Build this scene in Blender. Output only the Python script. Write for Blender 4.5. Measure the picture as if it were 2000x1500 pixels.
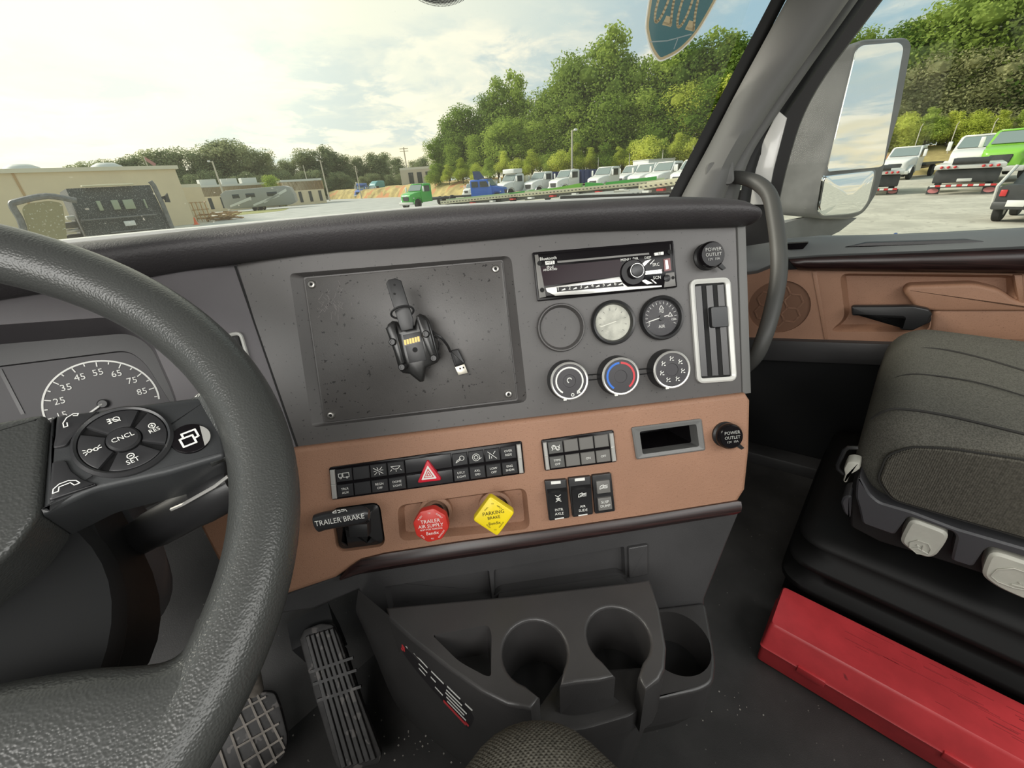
import bpy, bmesh, math, random
from mathutils import Vector as V, Matrix
for o in list(bpy.data.objects): bpy.data.objects.remove(o)
S = bpy.context.scene
COL = S.collection
PI = math.pi
rnd = random.Random(7)
# ------------------------------------------------------------------ camera (truck frame: X right, Y forward, Z up; ground z = 0)
CZ = 2.35
CAM = V((0, 0, CZ))
F = 800.0
_U = V((-.07, -1, -.5)).normalized()
_h = (V((0, 0, 1)) - _U * _U.z).normalized()
_r = _h.cross(_U)
if _r.x < 0: _r = -_r
_t = math.radians(46)
_Y = _h * math.cos(_t) - _r * math.sin(_t)
_X = _r * math.cos(_t) + _h * math.sin(_t)
R = Matrix((_X, _Y, _U))                      # camera axes (x right, y down, z ahead) to the world
cd = bpy.data.cameras.new('camera'); cam = bpy.data.objects.new('camera', cd); COL.objects.link(cam)
cd.sensor_width = 36; cd.sensor_fit = 'HORIZONTAL'; cd.lens = F / 2000 * 36; cd.clip_start = .01; cd.clip_end = 3000
cx, cy, cz = R.col[0], -R.col[1], -R.col[2]
cam.matrix_world = Matrix(((cx.x, cy.x, cz.x, 0), (cx.y, cy.y, cz.y, 0), (cx.z, cy.z, cz.z, CZ), (0, 0, 0, 1)))
S.camera = cam
def ray(px, py): return R @ V((px - 1000, py - 750, F))
def at(px, py, d): return CAM + ray(px, py) * (d / F)
def onp(px, py, p, n):
    r = ray(px, py); return CAM + r * ((p - CAM).dot(n) / r.dot(n))
def onx(px, py, x): return CAM + ray(px, py) * (x / ray(px, py).x)
def ony(px, py, y): return CAM + ray(px, py) * (y / ray(px, py).y)
def onz(px, py, z): return CAM + ray(px, py) * ((z - CZ) / ray(px, py).z)
def hdir(px):                                  # compass direction of a column at the horizon
    r = ray(px, 350 - .07 * (px - 1000)); return V((r.x, r.y, 0)).normalized()
def gp(px, D): return hdir(px) * D             # ground point at distance D
def zat(px, py, D):
    r = ray(px, py); return CZ + D * r.z / math.hypot(r.x, r.y)
# ------------------------------------------------------------------ node helpers
def srgb(r, g, b):
    f = lambda c: c / 12.92 if c <= .04045 else ((c + .055) / 1.055) ** 2.4
    return (f(r / 255), f(g / 255), f(b / 255), 1)
class NT:
    def __init__(s, nt): s.t = nt; s.t.nodes.clear()
    def n(s, typ, **k):
        d = s.t.nodes.new(typ)
        for a, b in k.items():
            if a[0] == 'i' and a[1:].isdigit(): s.put(d.inputs[int(a[1:])], b)
            elif a.startswith('I_'): s.put(d.inputs[a[2:].replace('_', ' ')], b)
            else: setattr(d, a, b)
        return d
    def put(s, sock, b):
        if isinstance(b, bpy.types.NodeSocket): s.t.links.new(b, sock)
        elif isinstance(b, bpy.types.Node): s.t.links.new(b.outputs[0], sock)
        else: sock.default_value = b
    def m(s, op, a, b=0., c=0.): return s.n('ShaderNodeMath', operation=op, i0=a, i1=b, i2=c).outputs[0]
    def vm(s, op, a, b=(0, 0, 0)):
        d = s.n('ShaderNodeVectorMath', operation=op, i0=a, i1=b)
        return d.outputs['Value'] if op in ('DOT_PRODUCT', 'LENGTH', 'DISTANCE') else d.outputs[0]
    def noise(s, vec, scale, det=3., rough=.5, dist=0.):
        return s.n('ShaderNodeTexNoise', I_Vector=vec, I_Scale=scale, I_Detail=det, I_Roughness=rough, I_Distortion=dist).outputs[0]
    def ramp(s, fac, stops):
        d = s.n('ShaderNodeValToRGB', i0=fac); e = d.color_ramp.elements
        while len(e) < len(stops): e.new(.5)
        for q, (p, c) in zip(e, stops): q.position = p; q.color = c if len(c) == 4 else (*c, 1)
        return d.outputs[0]
    def mix(s, f, a, b, mode='MIX'):
        d = s.n('ShaderNodeMix', data_type='RGBA', blend_type=mode)
        s.put(d.inputs[0], f); s.put(d.inputs[6], a); s.put(d.inputs[7], b); return d.outputs[2]
    def sm(s, v, a, b):                         # smoothstep 0..1
        d = s.n('ShaderNodeMapRange', interpolation_type='SMOOTHSTEP', i0=v, i1=a, i2=b); return d.outputs[0]
# ------------------------------------------------------------------ sky, sun, added cab fill lamps, exposure
W = bpy.data.worlds.new('sky'); S.world = W; W.use_nodes = True
k = NT(W.node_tree)
d = k.n('ShaderNodeTexCoord').outputs['Generated']
sx = k.n('ShaderNodeSeparateXYZ', i0=d)
z = k.m('MAXIMUM', sx.outputs[2], 0.0)
SUN = ray(60, -40).normalized()
zz = k.m('ADD', z, .16)
pl = k.n('ShaderNodeCombineXYZ', i0=k.m('DIVIDE', sx.outputs[0], zz), i1=k.m('DIVIDE', sx.outputs[1], zz), i2=z).outputs[0]
n1 = k.noise(pl, .9, 7., .58, .3)
n2 = k.noise(k.vm('ADD', pl, (5.2, 1.7, 0)), 2.3, 6., .6, .4)
sd = k.vm('DOT_PRODUCT', k.vm('NORMALIZE', d), tuple(SUN))
near = k.sm(sd, .55, .99)
base = k.mix(k.sm(z, .02, .20), (.86, .74, .47, 1), (.33, .49, .56, 1))
base = k.mix(k.sm(z, .18, .8), base, (.34, .48, .55, 1))
base = k.mix(k.m('MULTIPLY', k.sm(sd, .45, .95), .65), base, (.92, .86, .66, 1))
cl = k.sm(n1, .40, .58)
ccol = k.mix(k.sm(n2, .40, .58), (.88, .83, .67, 1), (.44, .54, .56, 1))
c1 = k.mix(k.m('MULTIPLY', cl, .9), base, ccol)
glow = k.mix(near, (0, 0, 0, 1), (.22, .20, .13, 1))
c1 = k.mix(1., c1, glow, 'ADD')
core = k.mix(k.sm(sd, .90, 1.), (0, 0, 0, 1), (.20, .19, .14, 1))
c1 = k.mix(1., c1, core, 'ADD')
bg = k.n('ShaderNodeBackground', i0=c1, i1=.95)
k.n('ShaderNodeOutputWorld', i0=bg)
def light(name, typ, loc, direction, e, col, **kw):
    l = bpy.data.lights.new(name, typ); l.energy = e; l.color = col
    for a, b in kw.items(): setattr(l, a, b)
    o = bpy.data.objects.new(name, l); COL.objects.link(o); o.location = loc
    o.rotation_euler = V(direction).to_track_quat('-Z', 'Y').to_euler(); return o
light('sun', 'SUN', (0, 0, 30), -V((-.42, .74, .53)), 3.4, (1, .94, .82), angle=math.radians(18))
light('driver_side_fill', 'AREA', (-.62, -.10, CZ + .22), (.85, .35, -.42), 10, (1, .97, .92), shape='RECTANGLE', size=.85, size_y=.55)  # area lamp added inside the cab to brighten it from the driver's side
light('rear_fill', 'AREA', (.35, -.75, CZ + .33), (.1, .8, -.55), 7, (1, .98, .94), shape='RECTANGLE', size=1.2, size_y=.4)  # second added area lamp, lifting the cab from behind
S.view_settings.view_transform = 'Standard'; S.view_settings.look = 'None'
S.view_settings.gamma = 1; S.view_settings.use_curve_mapping = False
S.view_settings.exposure = 0.22
# ------------------------------------------------------------------ materials
def mat(name, col, rough=.5, metal=0., bump=None, var=None, spec=.5, dust=None, coat=0., grain='noise'):
    m = bpy.data.materials.new(name); m.use_nodes = True
    k = NT(m.node_tree)
    if len(col) == 3: col = (*col, 1)
    tc = k.n('ShaderNodeTexCoord').outputs['Object']
    p = k.n('ShaderNodeBsdfPrincipled')
    p.inputs['Metallic'].default_value = metal; p.inputs['Roughness'].default_value = rough
    p.inputs['Specular IOR Level'].default_value = spec
    p.inputs['Coat Weight'].default_value = coat; p.inputs['Coat Roughness'].default_value = .08
    c = col
    if var:                                     # (scale, amount): soft blotches of wear in the colour
        nz = k.noise(tc, var[0], 4., .6)
        lo = tuple(max(0, q * (1 - var[1])) for q in col[:3]) + (1,); hi = tuple(q * (1 + var[1]) for q in col[:3]) + (1,)
        c = k.mix(k.sm(nz, .3, .7), lo, hi)
    if dust:                                    # (scale, threshold, colour)
        nz = k.noise(tc, dust[0], 2., .5)
        c = k.mix(k.sm(nz, dust[1], dust[1] + .04), c, dust[2])
    k.put(p.inputs['Base Color'], c)
    if bump:
        if grain == 'voronoi':
            h = k.n('ShaderNodeTexVoronoi', feature='SMOOTH_F1', I_Vector=tc, I_Scale=bump[0]).outputs[0]
        elif grain == 'weave':
            w1 = k.n('ShaderNodeTexWave', bands_direction='X', I_Vector=tc, I_Scale=bump[0]).outputs[1]
            w2 = k.n('ShaderNodeTexWave', bands_direction='Y', I_Vector=tc, I_Scale=bump[0]).outputs[1]
            h = k.m('ADD', k.m('MULTIPLY', w1, w2), k.m('MULTIPLY', k.noise(tc, bump[0] * 3), .8))
        else: h = k.noise(tc, bump[0], 3., .6)
        b = k.n('ShaderNodeBump', I_Height=h, I_Strength=bump[1], I_Distance=bump[2] if len(bump) > 2 else .001)
        k.put(p.inputs['Normal'], b)
    k.n('ShaderNodeOutputMaterial', i0=p)
    return m
def glassmat(name, tint, refl=1., dirt_haze=0.):
    m = bpy.data.materials.new(name); m.use_nodes = True; k = NT(m.node_tree)
    t = k.n('ShaderNodeBsdfTransparent', i0=(*tint, 1)); g = k.n('ShaderNodeBsdfGlossy', i0=(1, 1, 1, 1), i1=.0)
    f = k.m('MULTIPLY', k.n('ShaderNodeFresnel', i0=1.3).outputs[0], refl)
    s = k.n('ShaderNodeMixShader', i0=f, i1=t, i2=g)
    if dirt_haze:
        tc = k.n('ShaderNodeTexCoord').outputs['Object']
        sp = k.sm(k.noise(tc, 170., 1.), .73, .78); sp = k.m('MULTIPLY', sp, k.sm(k.noise(tc, 3.), .4, .7))
        fac = k.m('ADD', k.m('MULTIPLY', sp, .35), dirt_haze)  # dirt specks plus an even veil that imitates glare haze
        s = k.n('ShaderNodeMixShader', i0=fac, i1=s, i2=k.n('ShaderNodeBsdfTranslucent', i0=(.8, .78, .7, 1)))
    k.n('ShaderNodeOutputMaterial', i0=s); return m
DUST = (.16, .15, .14, 1)
M_pad = mat('pad_vinyl', (.044, .041, .043), .55, bump=(380., .55, .0012), var=(6, .15))
M_panel = mat('dash_panel', (.092, .087, .085), .42, bump=(1500., .12), var=(5, .10), dust=(240., .68, (.03, .028, .028, 1)))
M_panel2 = mat('dash_side_panel', (.085, .078, .084), .42, bump=(1500., .12), var=(5, .12))
M_plate = mat('cover_plate', (.085, .080, .077), .38, bump=(900., .15), var=(9, .12), dust=(200., .66, (.024, .022, .022, 1)))
M_brown = mat('brown_vinyl', (.33, .178, .112), .55, bump=(620., .50, .0010), var=(5, .07), dust=(420., .62, (.27, .142, .088, 1)))
M_black = mat('black_plastic', (.018, .018, .019), .38, bump=(1300., .08))
M_gloss = mat('gloss_black', (.008, .007, .008), .16, spec=.18)
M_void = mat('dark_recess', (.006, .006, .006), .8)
M_cons = mat('console_plastic', (.046, .044, .044), .33, bump=(900., .15), var=(8, .12))
M_skirt = mat('skirt_plastic', (.044, .043, .044), .42, bump=(900., .2), var=(5, .15))
M_wheel = mat('wheel_leather', (.052, .054, .052), .31, bump=(750., .38, .0008), grain='voronoi')
M_shade = mat('shade_dark_plastic', (.011, .0115, .012), .6, spec=.2)  # shade behind the wheel and in the footwell put into a near-black colour
M_wheelp = mat('wheel_plastic', (.040, .042, .044), .38, bump=(1200., .12))
M_btn = mat('button_plastic', (.028, .028, .030), .33)
M_btn2 = mat('grey_switch', (.16, .155, .145), .4)
M_chrome = mat('chrome', (.82, .81, .78), .12, 1.)
M_silver = mat('silver_paint', (.70, .69, .66), .28, .6)
M_white = mat('white_print', (.80, .80, .76), .5)
M_cream = mat('gauge_face', (.50, .50, .43), .5, var=(70, .25))
M_dial = mat('dial_face', (.050, .047, .051), .5)
M_red = mat('red_plastic', (.56, .048, .055), .38, var=(14, .12), bump=(700., .08), dust=(26., .70, (.25, .03, .035, 1)))
M_redk = mat('red_knob', (.56, .035, .025), .35)
M_yel = mat('yellow_knob', (.86, .66, .015), .35)
M_blue = mat('blue_print', (.03, .16, .62), .4)
M_redp = mat('red_print', (.62, .05, .06), .4)
M_gold = mat('gold_contact', (.50, .35, .12), .45, .6)
M_rubber = mat('pedal_rubber', (.030, .028, .028), .5, var=(40, .4), dust=(60., .6, (.11, .10, .095, 1)))
M_metal = mat('worn_metal', (.17, .15, .13), .5, .2, var=(50, .3))
M_floor = mat('floor_vinyl', (.046, .044, .043), .50, bump=(500., .25), var=(7, .25), dust=(130., .74, (.20, .19, .17, 1)))
M_seat = mat('seat_fabric', (.092, .089, .076), .9, bump=(420., .5, .001), var=(500, .35), spec=.2)
M_rib = mat('ribbed_fabric', (.080, .075, .062), .9, bump=(120., .7, .0015), grain='weave', var=(300, .3), spec=.2)
M_seam = mat('seam_thread', (.022, .021, .019), .9)
M_lever = mat('pale_grey_plastic', (.46, .455, .40), .45, var=(20, .08))
M_seatp = mat('seat_shell', (.055, .055, .060), .45, bump=(700., .2))
M_bellow = mat('bellows_rubber', (.008, .008, .008), .55, spec=.22)
M_pillar = mat('pillar_plastic', (.135, .135, .130), .55, bump=(1000., .2))
M_seal = mat('rubber_seal', (.008, .008, .008), .6)
M_wpaint = mat('white_paint', (.72, .72, .68), .3, coat=.5)
M_mirror = mat('mirror_glass', (.90, .92, .92), .0, 1.)
M_mhouse = mat('mirror_shell', (.17, .17, .165), .5, var=(8, .2))
M_handle = mat('handle_rubber', (.085, .085, .080), .5, bump=(800., .2))
M_doorgrey = mat('door_top', (.16, .17, .17), .42, bump=(900., .15))
M_stick = mat('teal_sticker', (.06, .16, .18), .35)
M_tan = mat('tan_border', (.50, .40, .24), .45)
def woodmat():
    m = bpy.data.materials.new('dark_wood'); m.use_nodes = True; k = NT(m.node_tree)
    tc = k.n('ShaderNodeTexCoord').outputs['Object']
    mp = k.n('ShaderNodeMapping', i0=tc); mp.inputs['Scale'].default_value = (3, 90, 90)
    c = k.ramp(k.noise(mp.outputs[0], 4., 4.), [(.3, (.006, .003, .003)), (.7, (.036, .016, .015))])
    p = k.n('ShaderNodeBsdfPrincipled', I_Base_Color=c, I_Roughness=.32); k.n('ShaderNodeOutputMaterial', i0=p); return m
M_wood = woodmat()
M_glass = glassmat('windshield_glass', (.97, .99, .985), .40, .035)
M_glass2 = glassmat('side_glass', (.96, .98, .97), .16, .015)
M_lens = glassmat('gauge_lens', (.97, .97, .97), .10)
# ------------------------------------------------------------------ geometry helpers
class Fr:                                       # a local frame: u right, v up, n towards the viewer
    def __init__(s, o, u, v, n):
        s.o, s.u, s.v, s.n = V(o), V(u).normalized(), V(v).normalized(), V(n).normalized()
        s.M = Matrix(((s.u.x, s.v.x, s.n.x, s.o.x), (s.u.y, s.v.y, s.n.y, s.o.y), (s.u.z, s.v.z, s.n.z, s.o.z), (0, 0, 0, 1)))
    def uv(s, px, py, h=0.):
        q = onp(px, py, s.o + s.n * h, s.n) - s.o; return (q.dot(s.u), q.dot(s.v))
    def pp(s, pts, h=0.): return [s.uv(p[0], p[1], h) for p in pts]
    def w(s, u, v, h=0.): return s.o + s.u * u + s.v * v + s.n * h
    def at(s, u, v, h=0., rot=0.):              # a frame shifted in this one
        c, q = math.cos(rot), math.sin(rot)
        return Fr(s.w(u, v, h), s.u * c + s.v * q, s.v * c - s.u * q, s.n)
def rpoly(pts, r, n=4):                          # round the corners of a polygon
    out = []; N = len(pts)
    rr = r if isinstance(r, (list, tuple)) else [r] * N
    for i in range(N):
        a, b, c = V(pts[i - 1]).to_2d(), V(pts[i]).to_2d(), V(pts[(i + 1) % N]).to_2d()
        d1, d2 = (a - b), (c - b); q = min(rr[i], d1.length * .49, d2.length * .49)
        if q <= 1e-6: out.append((b.x, b.y)); continue
        p1, p2 = b + d1.normalized() * q, b + d2.normalized() * q
        for j in range(n + 1):
            t = j / n; e = p1 * (1 - t) ** 2 + b * 2 * t * (1 - t) + p2 * t * t; out.append((e.x, e.y))
    return out
def rect(u, v, w, h, r=0., n=4):
    p = [(u - w / 2, v - h / 2), (u + w / 2, v - h / 2), (u + w / 2, v + h / 2), (u - w / 2, v + h / 2)]
    return rpoly(p, r, n) if r else p
def circ(u, v, r, n=32, ry=None, a0=0., a1=2 * PI):
    full = abs(a1 - a0) > 2 * PI - 1e-6; N = n if full else n + 1
    return [(u + r * math.cos(a0 + (a1 - a0) * i / n), v + (ry or r) * math.sin(a0 + (a1 - a0) * i / n)) for i in range(N)]
def area2(p): return sum(p[i - 1][0] * p[i][1] - p[i][0] * p[i - 1][1] for i in range(len(p))) / 2
def inset(p, d):                                 # offset a polygon inwards
    if area2(p) < 0: d = -d
    N = len(p); out = []
    for i in range(N):
        a, b, c = V(p[i - 1]), V(p[i]), V(p[(i + 1) % N])
        e1, e2 = (b - a), (c - b)
        if e1.length < 1e-9: e1 = e2
        if e2.length < 1e-9: e2 = e1
        e1 = e1.normalized(); e2 = e2.normalized()
        n1, n2 = V((-e1.y, e1.x)), V((-e2.y, e2.x)); m = n1 + n2
        L = m.length
        m = n1 if L < .2 else m / L
        q = max(.35, m.dot(n1)); out.append((b.x + m.x * d / q, b.y + m.y * d / q))
    return out
class MB:
    def __init__(s): s.v = []; s.f = []
    def add(s, vs, fs):
        k = len(s.v); s.v += [tuple(q) for q in vs]; s.f += [tuple(i + k for i in f) for f in fs]; return s
    def loft(s, loops, closed=True, cap0=True, cap1=True, ring=False):
        n = len(loops[0]); vs = [q for l in loops for q in l]; fs = []
        L = len(loops)
        for i in range(L if ring else L - 1):
            j2 = (i + 1) % L
            for j in range(n if closed else n - 1):
                a, b = i * n + j, i * n + (j + 1) % n; c, d = j2 * n + (j + 1) % n, j2 * n + j
                fs.append((a, b, c, d))
        if closed and not ring:
            if cap0: fs.append(tuple(reversed(range(n))))
            if cap1: fs.append(tuple((L - 1) * n + j for j in range(n)))
        return s.add(vs, fs)
    def prism(s, poly, z0, z1, bev=0., seg=2):
        L = [[(x, y, z0) for x, y in poly]]
        if bev > 0:
            for i in range(seg + 1):
                a = PI / 2 * i / seg; ip = inset(poly, bev * (1 - math.cos(a))) if i else poly
                L.append([(x, y, z1 - bev + bev * math.sin(a)) for x, y in ip])
        else: L.append([(x, y, z1) for x, y in poly])
        return s.loft(L)
    def box(s, c, d, bev=0.):
        if not bev:
            x, y, z = c; a, b, e = d[0] / 2, d[1] / 2, d[2] / 2
            vs = [(x + i * a, y + j * b, z + l * e) for l in (-1, 1) for i, j in ((-1, -1), (1, -1), (1, 1), (-1, 1))]
            return s.add(vs, [(3, 2, 1, 0), (4, 5, 6, 7), (0, 1, 5, 4), (1, 2, 6, 5), (2, 3, 7, 6), (3, 0, 4, 7)])
        bm = bmesh.new(); bmesh.ops.create_cube(bm, size=1)
        for q in bm.verts: q.co = V((q.co.x * d[0], q.co.y * d[1], q.co.z * d[2])) + V(c)
        bv, sg = (bev, 2) if not isinstance(bev, tuple) else bev
        bmesh.ops.bevel(bm, geom=bm.edges[:], offset=bv, segments=sg, profile=.5, affect='EDGES')
        bm.verts.index_update(); s.add([q.co for q in bm.verts], [[q.index for q in f.verts] for f in bm.faces]); bm.free(); return s
    def tube(s, path, r, n=10, ring=False, flat=1.):
        P = [V(p) for p in path]; N = len(P); loops = []
        up = V((0, 0, 1)); pn = None
        for i in range(N):
            if ring: t = P[(i + 1) % N] - P[i - 1]
            else: t = P[min(i + 1, N - 1)] - P[max(i - 1, 0)]
            t = t.normalized()
            if pn is None:
                a = up if abs(t.dot(up)) < .9 else V((1, 0, 0)); pn = (a - t * a.dot(t)).normalized()
            else: pn = (pn - t * pn.dot(t)).normalized()
            b = t.cross(pn); q = r[i] if isinstance(r, (list, tuple)) else r
            loops.append([P[i] + pn * (q * math.cos(2 * PI * j / n)) + b * (q * flat * math.sin(2 * PI * j / n)) for j in range(n)])
        return s.loft(loops, ring=ring)
    def lathe(s, prof, n=28, u=0., v=0., h=0.):  # profile of (radius, height) round the local n axis
        return s.loft([[(u + r * math.cos(2 * PI * j / n), v + r * math.sin(2 * PI * j / n), h + z) for j in range(n)] for r, z in prof])
    def ball(s, c, r, n=10, sq=(1, 1, 1)):
        L = []
        for i in range(1, n):
            a = PI * i / n; L.append([(c[0] + r * sq[0] * math.sin(a) * math.cos(2 * PI * j / (2 * n)), c[1] + r * sq[1] * math.sin(a) * math.sin(2 * PI * j / (2 * n)), c[2] - r * sq[2] * math.cos(a)) for j in range(2 * n)])
        return s.loft(L)
    def plate(s, outer, holes=(), z=0., skirt=0.):   # flat sheet; a hole is (polygon, depth, floor inset, closed?)
        bm = bmesh.new(); es = []
        for poly in [outer] + [h[0] for h in holes]:
            vs = [bm.verts.new((x, y, z)) for x, y in poly]
            es += [bm.edges.new((vs[i - 1], vs[i])) for i in range(len(vs))]
        bmesh.ops.triangle_fill(bm, use_beauty=True, use_dissolve=False, edges=es)
        bm.verts.index_update(); s.add([q.co for q in bm.verts], [[q.index for q in f.verts] for f in bm.faces]); bm.free()
        for h in holes:
            poly, dep, ins = h[:3]; clo = h[3] if len(h) > 3 else False
            if dep: s.loft([[(x, y, z) for x, y in poly], [(x, y, z - dep) for x, y in (inset(poly, ins) if ins else poly)]], cap0=False, cap1=clo)
        if skirt: s.loft([[(x, y, z) for x, y in outer], [(x, y, z - skirt) for x, y in outer]], cap0=False, cap1=False)
        return s
    def xf(s, M): s.v = [tuple(M @ V(q)) for q in s.v]; return s
    def mesh(s, name, m, smooth=40):
        me = bpy.data.meshes.new(name); me.from_pydata(s.v, [], s.f)
        bm = bmesh.new(); bm.from_mesh(me); bmesh.ops.recalc_face_normals(bm, faces=bm.faces[:]); bm.to_mesh(me); bm.free()
        me.materials.append(m)
        if smooth:
            me.polygons.foreach_set('use_smooth', [True] * len(me.polygons)); me.set_sharp_from_angle(angle=math.radians(smooth))
        return me
    def build(s, name, m, parent=None, smooth=40, world=False, label=None):
        """link as one object; world=True: the vertices are world points and are carried into the parent's frame"""
        if world and parent is not None:
            M = wm(parent).inverted(); s.xf(M)
        o = bpy.data.objects.new(name, s.mesh(name, m, smooth)); COL.objects.link(o)
        if parent is not None: o.parent = parent
        if label: o['label'] = label
        return o
def wm(o):
    M = o.matrix_basis.copy()
    while o.parent is not None: o = o.parent; M = o.matrix_basis @ M
    return M
def tag(o, label=None, cat=None, group=None, kind=None):
    for a, b in (('label', label), ('category', cat), ('group', group), ('kind', kind)):
        if b: o[a] = b
    return o
def thing(name, label, cat, M=None, group=None):
    o = bpy.data.objects.new(name, None); COL.objects.link(o); o.empty_display_size = .02
    if M is None: M = Matrix.Identity(4)
    elif isinstance(M, Fr): M = M.M
    elif isinstance(M, V): M = Matrix.Translation(M)
    o.matrix_basis = M
    return tag(o, label, cat, group)
def copytree(o, parent=None):
    c = o.copy(); COL.objects.link(c)
    if parent is not None: c.parent = parent
    for ch in list(o.children): copytree(ch, c)
    return c
def words(lines, name, m, parent, h=0., flip=False):
    """flat print: lines of (text, u, v, size[, rot[, squeeze]]) in the parent's frame, one mesh"""
    b = MB()
    for l in lines:
        t, u, v, sz = l[:4]; rot = l[4] if len(l) > 4 else 0.; sq = l[5] if len(l) > 5 else 1.
        cu = bpy.data.curves.new('t', 'FONT'); cu.body = t; cu.size = sz; cu.align_x = 'CENTER'; cu.align_y = 'CENTER'; cu.resolution_u = 2
        ob = bpy.data.objects.new('t', cu); me = bpy.data.meshes.new_from_object(ob)
        c, q = math.cos(rot), math.sin(rot)
        vs = [((p.co.x * sq * c - p.co.y * q) * (-1 if flip else 1) + u, p.co.x * sq * q + p.co.y * c + v, h) for p in me.vertices]
        b.add(vs, [tuple(p.vertices) for p in me.polygons])
        bpy.data.objects.remove(ob); bpy.data.curves.remove(cu); bpy.data.meshes.remove(me)
    return b.build(name, m, parent, 0)
def strokes(b, paths, w, h):                     # flat line drawing in the local plane
    for P in paths:
        for i in range(len(P) - 1):
            a, c = V(P[i]), V(P[i + 1]); t = (c - a)
            if t.length < 1e-7: continue
            t.normalize(); q = V((-t.y, t.x)) * w / 2; e = t * w * .3
            b.add([(*(a - e - q), h), (*(c + e - q), h), (*(c + e + q), h), (*(a - e + q), h)], [(0, 1, 2, 3)])
    return b
def cat(pts, n=6, closed=False):                  # Catmull-Rom through points
    P = [V(p) for p in pts]; N = len(P); out = []
    for i in range(N if closed else N - 1):
        g = (lambda j: P[j % N]) if closed else (lambda j: P[max(0, min(N - 1, j))])
        a, b, c, d = g(i - 1), g(i), g(i + 1), g(i + 2)
        for j in range(n):
            t = j / n; out.append(.5 * ((2 * b) + (c - a) * t + (2 * a - 5 * b + 4 * c - d) * t * t + (3 * b - a - 3 * c + d) * t ** 3))
    if not closed: out.append(P[-1])
    return out
def crop(ox, oy, kk): return lambda *pts: [(ox + x / kk, oy + y / kk) for x, y in pts]
UP = V((0, 0, 1))
# frame of the angled centre stack
_u = (R @ V((17000, -1880, 800))).normalized(); _v = -(R @ V((740, 7250, 800))).normalized()
_v = (_v - _u * _v.dot(_u)).normalized()
P = Fr(at(1180, 530, .54), _u, _v, _u.cross(_v))
s0, s1 = onp(460, 525, P.o, P.n), onp(580, 870, P.o, P.n)
_lu = V((.97, -.243, 0)).normalized(); _lv = (s0 - s1).normalized(); _lv = (_lv - _lu * _lv.dot(_lu)).normalized()
L = Fr(s0, _lu, _lv, _lu.cross(_lv))              # frame of the driver's side of the dashboard
def bevplate(b, outer, holes, bev, dep, z=0.):
    b.plate(inset(outer, bev), holes, z)
    lo = [[(x, y, z - dep) for x, y in outer]]
    for i in range(4):
        a = PI / 2 * i / 3; lo.append([(x, y, z - bev + bev * math.sin(a)) for x, y in (inset(outer, bev * (1 - math.cos(a))) if i else outer)])
    return b.loft(lo, cap0=False, cap1=False)
dash = thing('dashboard', 'black and brown wrap-around truck dashboard under the windshield', 'dashboard', P)
# --- centre panel with the recess for the cover plate
c1 = crop(550, 480, 3.948)
rec = rpoly(P.pp(c1((60, 215), (1770, 75), (1895, 1205), (235, 1402))), [.006, .010, .010, .006])
recf = P.pp(c1((168, 243), (1706, 108), (1822, 1192), (330, 1372)), -.012)
pan = P.pp([(455, 490), (700, 470), (1000, 445), (1436, 425), (1449, 785), (1000, 840), (580, 892)])
b = MB(); b.plate(pan, [(rec, 0, 0)], 0., .012)
R4 = rpoly(recf, .003)
b.loft([[(x, y, 0) for x, y in rec], [(x, y, -.012) for x, y in R4]], cap0=False, cap1=True)
b.build('center_panel', M_panel, dash)
b = MB(); q = P.pp([(1439, 425), (1456, 424), (1467, 768), (1450, 770)]); b.prism(q, -.03, .001, .002); b.build('end_strip', M_pillar, dash, label='grainy grey end strip at the right edge')
# --- brown switch panel
B_ = .010
Bf = P.at(0, 0, B_)
bo = Bf.pp([(300, 905), (572, 876), (1000, 822), (1458, 768), (1467, 782), (1465, 880), (1457, 957), (1440, 984), (1250, 1015), (1060, 1042), (899, 1064), (750, 1087), (700, 1100), (655, 1130), (560, 1162), (470, 1185), (438, 1124), (385, 1022)])
k1 = crop(600, 840, 4.348); k2 = crop(1030, 790, 4.348)
pk = rpoly(Bf.pp(k1((765, 640), (1860, 488), (1895, 840), (785, 945))), .012, 5)
tb = rpoly(Bf.pp(k1((195, 668), (615, 608), (668, 985), (255, 1040))), .012, 5)
cub = rpoly(Bf.pp(k2((925, 215), (1462, 145), (1490, 378), (955, 445))), .003)
b = MB(); bevplate(b, bo, [(pk, .013, .006, True), (tb, .016, .002, True), (cub, .11, .004, True)], .006, .014)
b.build('switch_panel', M_brown, dash, label='saddle brown vinyl panel', smooth=35).matrix_local = Matrix.Translation((0, 0, B_))
# --- dark wood strip
wt = P.at(0, 0, B_ + .002)
top = [(664, 1128), (682, 1108), (705, 1092), (750, 1081), (899, 1058), (1060, 1036), (1250, 1008), (1440, 978), (1446, 979)]
bot = [(672, 1128), (700, 1122), (730, 1117), (777, 1109), (900, 1090), (1032, 1070), (1250, 1035), (1434, 1005), (1441, 1003)]
b = MB(); lo = []
for a, c in zip(top, bot):
    a = wt.uv(*a); c = wt.uv(*c); lo.append([(a[0], a[1], -.02), (a[0], a[1], .002), (a[0] * .65 + c[0] * .35, a[1] * .65 + c[1] * .35, .006), (a[0] * .3 + c[0] * .7, a[1] * .3 + c[1] * .7, .006), (c[0], c[1], 0), (c[0], c[1], -.02)])
b.loft(lo); b.build('wood_strip', M_wood, dash, label='glossy dark wood strip').matrix_local = Matrix.Translation((0, 0, B_ + .002))
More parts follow.
